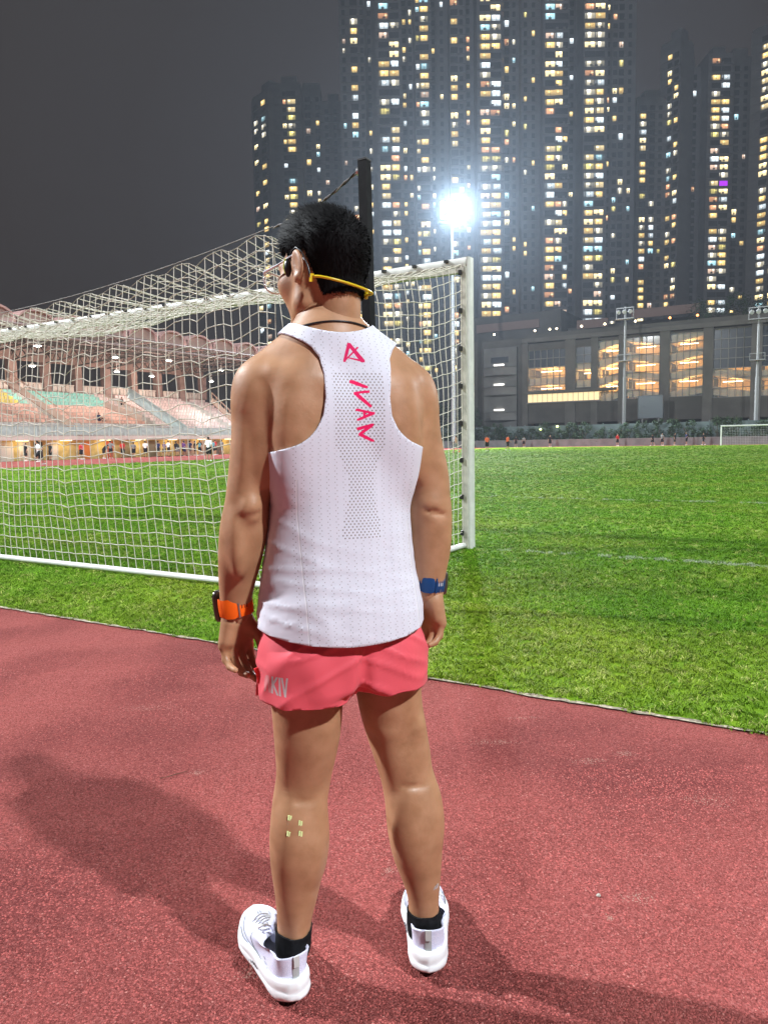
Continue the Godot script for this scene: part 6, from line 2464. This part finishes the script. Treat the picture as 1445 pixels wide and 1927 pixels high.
# ---------------------------------------------------------------- wrist watches
func man_watches(t: Node3D) -> void:
	for s in [-1.0, 1.0]:
		var c := Vector3(-0.219, 0.861, -0.061) if s < 0 else Vector3(0.198, 0.887, 0.0)
		var orange := smat(0.92, 0.13, 0.008, 0.6, 0.3)
		var blue := smat(0.008, 0.05, 0.16, 0.45, 0.4)
		var mat := orange if s < 0 else blue
		var w := Node3D.new()
		w.name = "wrist_watch"
		w.transform = Transform3D(Basis(Vector3.BACK, -0.10 * s) * Basis(Vector3.UP, -0.3) * Basis.from_scale(Vector3(1, 1.6 if s < 0 else 1.3, 1)), c)
		w.set_meta("label", "orange strapped smart watch on the left wrist" if s < 0 else "blue strapped sports watch on the right wrist")
		t.add_child(w, true)
		var a := 0.0325 if s < 0 else 0.0296
		var b := 0.0315 if s < 0 else 0.0288
		var m := MB.new()
		var rings := []
		for prof in [[-0.0115, 0.0], [-0.0115, 0.0028], [-0.004, 0.0036], [0.004, 0.0036], [0.0115, 0.0028], [0.0115, 0.0], [-0.0115, 0.0]]:
			var ring := PackedVector3Array()
			for k in 96:
				var an := TAU * k / 96.0
				var rib := 0.0008 * sin(an * 30.0) if prof[1] > 0.001 else 0.0
				ring.append(Vector3(cos(an) * (a + prof[1] + rib), prof[0], sin(an) * (b + prof[1] + rib)))
			rings.append(ring)
		m.loft(rings, true)
		obj("strap", m.mesh(), mat, w)
		# case at the outer side
		m = MB.new()
		var bs := Basis(Vector3.UP, -0.35 if s < 0 else 0.75)
		rings = []
		for q in [[0.0, 0.9], [0.002, 1.0], [0.0095, 1.0], [0.0115, 0.9]]:
			var ring := PackedVector3Array()
			for k in 24:
				var an := TAU * k / 24.0
				var yy: float = 0.021 * signf(sin(an)) * pow(absf(sin(an)), 0.55) * q[1]
				var zz: float = 0.018 * signf(cos(an)) * pow(absf(cos(an)), 0.55) * q[1]
				ring.append(Vector3(s * (a + 0.001 + q[0]), yy, zz))
			rings.append(ring)
		m.loft(rings, true, true, true)
		obj("watch_case", m.mesh(), smat(0.10, 0.08, 0.075, 0.3, 0.5, 0.6), w).transform.basis = bs
		m = MB.new()
		m.cube(Vector3(s * (a + 0.0132), 0, 0), Vector3(0.001, 0.032, 0.027))
		obj("watch_face", m.mesh(), smat(0.008, 0.008, 0.01, 0.1, 0.6), w).transform.basis = bs
		# strap end, keeper and holes at the side that faces back
		m = MB.new()
		rings = []
		for k in 13:
			var an := PI * 0.5 + (k - 6) * 0.075 * 1.0 + 0.18
			var row := PackedVector3Array()
			var hh := 0.0128 * sqrt(maxf(0.02, 1.0 - pow((k - 6) / 6.3, 6)))
			for q in 5:
				row.append(Vector3(cos(an) * (a + 0.0062 - 0.0006 * absf(q - 2)), (q - 2) * 0.5 * hh, sin(an) * (b + 0.0062 - 0.0006 * absf(q - 2))))
			rings.append(row)
		m.loft(rings, false)
		obj("strap_end", m.mesh(), mat, w)
		m = MB.new()
		for k in 3:
			var an := PI * 0.5 - 0.55 - k * 0.16
			m.box(Transform3D(Basis(Vector3.UP, PI * 0.5 - an), Vector3(cos(an) * (a + 0.0042), 0.002, sin(an) * (b + 0.0042))), Vector3(0.002, 0.005, 0.001))
		obj("strap_hole", m.mesh(), smat(0.25, 0.03, 0.005, 0.6) if s < 0 else smat(0.6, 0.62, 0.65, 0.4), w)
		m = MB.new()
		var an2 := PI * 0.5 - 0.36
		m.box(Transform3D(Basis(Vector3.UP, PI * 0.5 - an2), Vector3(cos(an2) * (a + 0.0048), 0, sin(an2) * (b + 0.0048))), Vector3(0.003, 0.025, 0.0018))
		obj("strap_pin", m.mesh(), smat(0.3, 0.29, 0.28, 0.3, 0.5, 0.8) if s < 0 else blue, w)

# ---------------------------------------------------------------- grass blades, kerb line, loose granules
func in_view(p: Vector3, slack: float) -> bool:
	return p.z < -0.4 and absf(p.x) < -p.z * 0.53 * slack + 0.6

func build_grass() -> void:
	rng.seed = 61
	var pitch := get_node("pitch")
	# three tufts of blades that the copies share
	var tufts := []
	for v in 3:
		var m := MB.new()
		for b in 12:
			var a := rng.randf() * TAU
			var root := Vector3(cos(a), 0, sin(a)) * rnd(0.0, 0.034)
			var lean := Vector3(rng.randfn(), 0, rng.randfn()) * 0.012
			var h := rnd(0.010, 0.025)
			var w := rnd(0.0013, 0.0026)
			var side := Vector3(cos(a * 3.1), 0, sin(a * 3.1)) * w
			var nn := (Vector3(0, 1.3, 0) + side.cross(Vector3.UP).normalized() * 0.6).normalized()
			var mid := root + lean * 0.5 + Vector3(0, h * 0.6, 0)
			var tip := root + lean * 1.7 + Vector3(0, h, 0)
			var i := m.vert(root - side, nn)
			m.vert(root + side, nn)
			m.vert(mid + side * 0.9, nn)
			m.vert(mid - side * 0.9, nn)
			m.vert(tip, nn)
			m.face(i, i + 1, i + 2)
			m.face(i, i + 2, i + 3)
			m.face(i + 3, i + 2, i + 4)
		tufts.append(m.mesh())
	var tone := FastNoiseLite.new()
	tone.seed = 9
	tone.frequency = 0.35
	tone.fractal_octaves = 3
	var where := [[], [], []]
	var tints := [PackedColorArray(), PackedColorArray(), PackedColorArray()]
	# ring by ring away from the camera, fewer and larger tufts further out
	for ring in [[2.4, 5.5, 1500.0, 1.0], [5.5, 9.0, 720.0, 1.25], [9.0, 15.0, 270.0, 1.7], [15.0, 26.0, 90.0, 2.4], [26.0, 46.0, 24.0, 3.4], [46.0, 100.0, 5.0, 5.5]]:
		var half: float = ring[1] * 0.53 * 1.4 + 0.6
		var area: float = (ring[1] - ring[0]) * 2.0 * half
		for k in int(area * ring[2]):
			var p := Vector3(rnd(-half, half), 0.006, -rnd(ring[0], ring[1]))
			if not in_view(p, 1.4):
				continue
			if ring[0] > 20.0 and rng.randf() < 0.75 * (-p.z - ring[0]) / (ring[1] - ring[0]):
				continue
			var rel := p - ORIGIN
			var u := rel.dot(across_axis)
			var v := rel.dot(along_axis)
			var edge := -4.225 + 0.03 * tone.get_noise_1d(u * 40.0) + 0.025 * tone.get_noise_1d(u * 9.0 + 50.0)
			if v < edge or u < -34.7 or v > 98.5:
				continue
			var n := tone.get_noise_2d(u, v)
			var n2 := tone.get_noise_2d(u * 3.0 + 90.0, v * 3.0)
			var dry := clampf(0.27 + n * 0.6 + (0.35 if v < -2.6 else 0.0) - 0.2, 0.0, 1.0)
			var c := Color(0.115, 0.25, 0.016).lerp(Color(0.26, 0.305, 0.03), dry)
			if rng.randf() < 0.07 + dry * 0.12:
				c = Color(0.36, 0.38, 0.11)
			c = c * (rnd(0.62, 1.36) + n2 * 0.25)
			# worn chalk lines
			var line := absf(v) < 0.06 and absf(u) > 4.9 and tone.get_noise_1d(u * 7.0) > -0.25
			line = line or (absf(v - 7.0) < 0.07 and u < 14.5 and u > -14.5 and tone.get_noise_1d(u * 5.0 + 9.0) > -0.3)
			if line and rng.randf() < 0.62:
				c = Color(0.42, 0.45, 0.36)
			var sc: float = ring[3] * rnd(0.75, 1.25)
			var bs := Basis(Vector3.UP, rng.randf() * TAU) * Basis.from_scale(Vector3(sc, 0.6 + sc * 0.4 if sc > 1.0 else sc, sc))
			var pick := rng.randi_range(0, 2)
			where[pick].append(Transform3D(bs, p))
			tints[pick].append(c)
	var gm := smat(1, 1, 1, 0.6, 0.15)
	gm.vertex_color_use_as_albedo = true
	gm.backlight_enabled = true
	gm.backlight = Color(0.4, 0.5, 0.15)
	for v in 3:
		many("grass", tufts[v], gm, where[v], tints[v], pitch)
	# the pale worn line where the rubber ends
	var m := MB.new()
	var steps := 420
	for k in steps:
		var pair := []
		for e in 2:
			var u := -5.0 + (k + e) * 16.0 / steps
			var lo := -4.246 + 0.014 * tone.get_noise_1d(u * 30.0 + 7.0) + 0.02 * tone.get_noise_1d(u * 6.0)
			var hi := -4.222 + 0.028 * tone.get_noise_1d(u * 45.0 + 300.0)
			pair.append(W(u, 0.0075, lo))
			pair.append(W(u, 0.0085, hi))
		m.quad(pair[0], pair[2], pair[3], pair[1], Vector3.UP)
	struct("kerb_line", m.mesh(), worn(0.33, 0.27, 0.2, 0.45, 9.0, 0.9), "thin pale worn edging between track and grass")

func build_track_details() -> void:
	rng.seed = 15
	var track := get_node("running_track")
	# rubber granules that stand proud of the surface
	var m := MB.new()
	var top := Vector3(0, 0.55, 0)
	var ring := []
	for k in 5:
		var a := TAU * k / 5.0
		ring.append(Vector3(cos(a), -0.2, sin(a)) * rnd(0.85, 1.15))
	for k in 5:
		var a: Vector3 = ring[k]
		var b: Vector3 = ring[(k + 1) % 5]
		var n := (b - top).cross(a - top).normalized()
		if n.y < 0.0:
			n = -n
		var i := m.vert(top, n)
		m.vert(a, n)
		m.vert(b, n)
		m.face(i, i + 1, i + 2)
	var where := []
	var tints := PackedColorArray()
	var patch := FastNoiseLite.new()
	patch.seed = 4
	patch.frequency = 0.9
	patch.fractal_octaves = 4
	for band in [[0.9, 1.7, 52000.0], [1.7, 2.6, 26000.0], [2.6, 4.2, 9000.0], [4.2, 7.0, 2600.0]]:
		var half: float = band[1] * 0.53 * 1.2 + 0.4
		for k in int((band[1] - band[0]) * 2.0 * half * band[2] * 0.55):
			var p := Vector3(rnd(-half, half), 0.0004, -rnd(band[0], band[1]))
			if not in_view(p, 1.2):
				continue
			var v := (p - ORIGIN).dot(along_axis)
			if v > -4.26:
				continue
			var s := rnd(0.0014, 0.0031) * (1.0 if band[1] < 2.0 else 1.25)
			var t := patch.get_noise_2d(p.x, p.z)
			var c := Color(0.35, 0.09, 0.08) * (rnd(0.45, 1.5) + t * 0.25)
			if rng.randf() < 0.025 + maxf(0.0, t - 0.25) * 0.4:
				c = Color(0.5, 0.2, 0.17)
			where.append(Transform3D(Basis(Vector3.UP, rng.randf() * TAU) * Basis.from_scale(Vector3(s, s * rnd(0.6, 1.1), s)), p))
			tints.append(c)
	# pale scuffs: clusters of worn, light granules
	for s in [[0.575, -3.1, 0.09, 0.015], [0.75, -2.66, 0.075, 0.03], [0.90, -2.72, 0.05, 0.03], [-0.004, -1.97, 0.02, 0.02], [0.64, -1.83, 0.05, 0.03], [-0.325, -1.58, 0.03, 0.022], [-0.7, -2.62, 0.04, 0.02], [-0.33, -2.1, 0.02, 0.014], [0.42, -2.85, 0.12, 0.03], [-1.1, -3.3, 0.1, 0.04], [0.55, -1.75, 0.012, 0.012], [1.05, -2.35, 0.1, 0.05]]:
		for k in int(3600 * sqrt(s[2] * s[3]) * 0.7):
			var p := Vector3(s[0] + rng.randfn() * s[2] * 0.5, 0.0006, s[1] + rng.randfn() * s[3] * 0.5)
			var sc := rnd(0.0010, 0.0022)
			where.append(Transform3D(Basis(Vector3.UP, rng.randf() * TAU) * Basis.from_scale(Vector3(sc, sc * 0.7, sc)), p))
			tints.append(Color(0.46, 0.26, 0.21) * rnd(0.7, 1.1))
	var gm := smat(1, 1, 1, 0.85, 0.2)
	gm.vertex_color_use_as_albedo = true
	many("granules", m.mesh(), gm, where, tints, track)
	# a pebble and a twig
	var st := MB.new()
	st.loft([circle(Vector3(0, 0.0, 0), 0.004, 9, Vector3.UP), circle(Vector3(0, 0.003, 0), 0.0065, 9, Vector3.UP, 0.8), circle(Vector3(0.001, 0.007, 0), 0.003, 9, Vector3.UP)], true, true, true)
	var o := obj("pebble", st.mesh(), worn(0.5, 0.46, 0.4, 0.2, 30.0))
	o.position = Vector3(0.545, 0.0008, -1.838)
	tag(o, "single small pale pebble lying on the track at the lower right", "pebble")
	st = MB.new()
	st.tube(PackedVector3Array([Vector3(-0.045, 0.002, 0.03), Vector3(0.0, 0.003, 0.002), Vector3(0.04, 0.002, -0.03)]), PackedFloat32Array([0.0012, 0.0016, 0.0008]), 5)
	o = obj("twig", st.mesh(), smat(0.1, 0.05, 0.03, 0.8))
	o.position = Vector3(-0.78, 0.0008, -2.6)
	tag(o, "thin dark twig lying on the track left of the man", "twig")
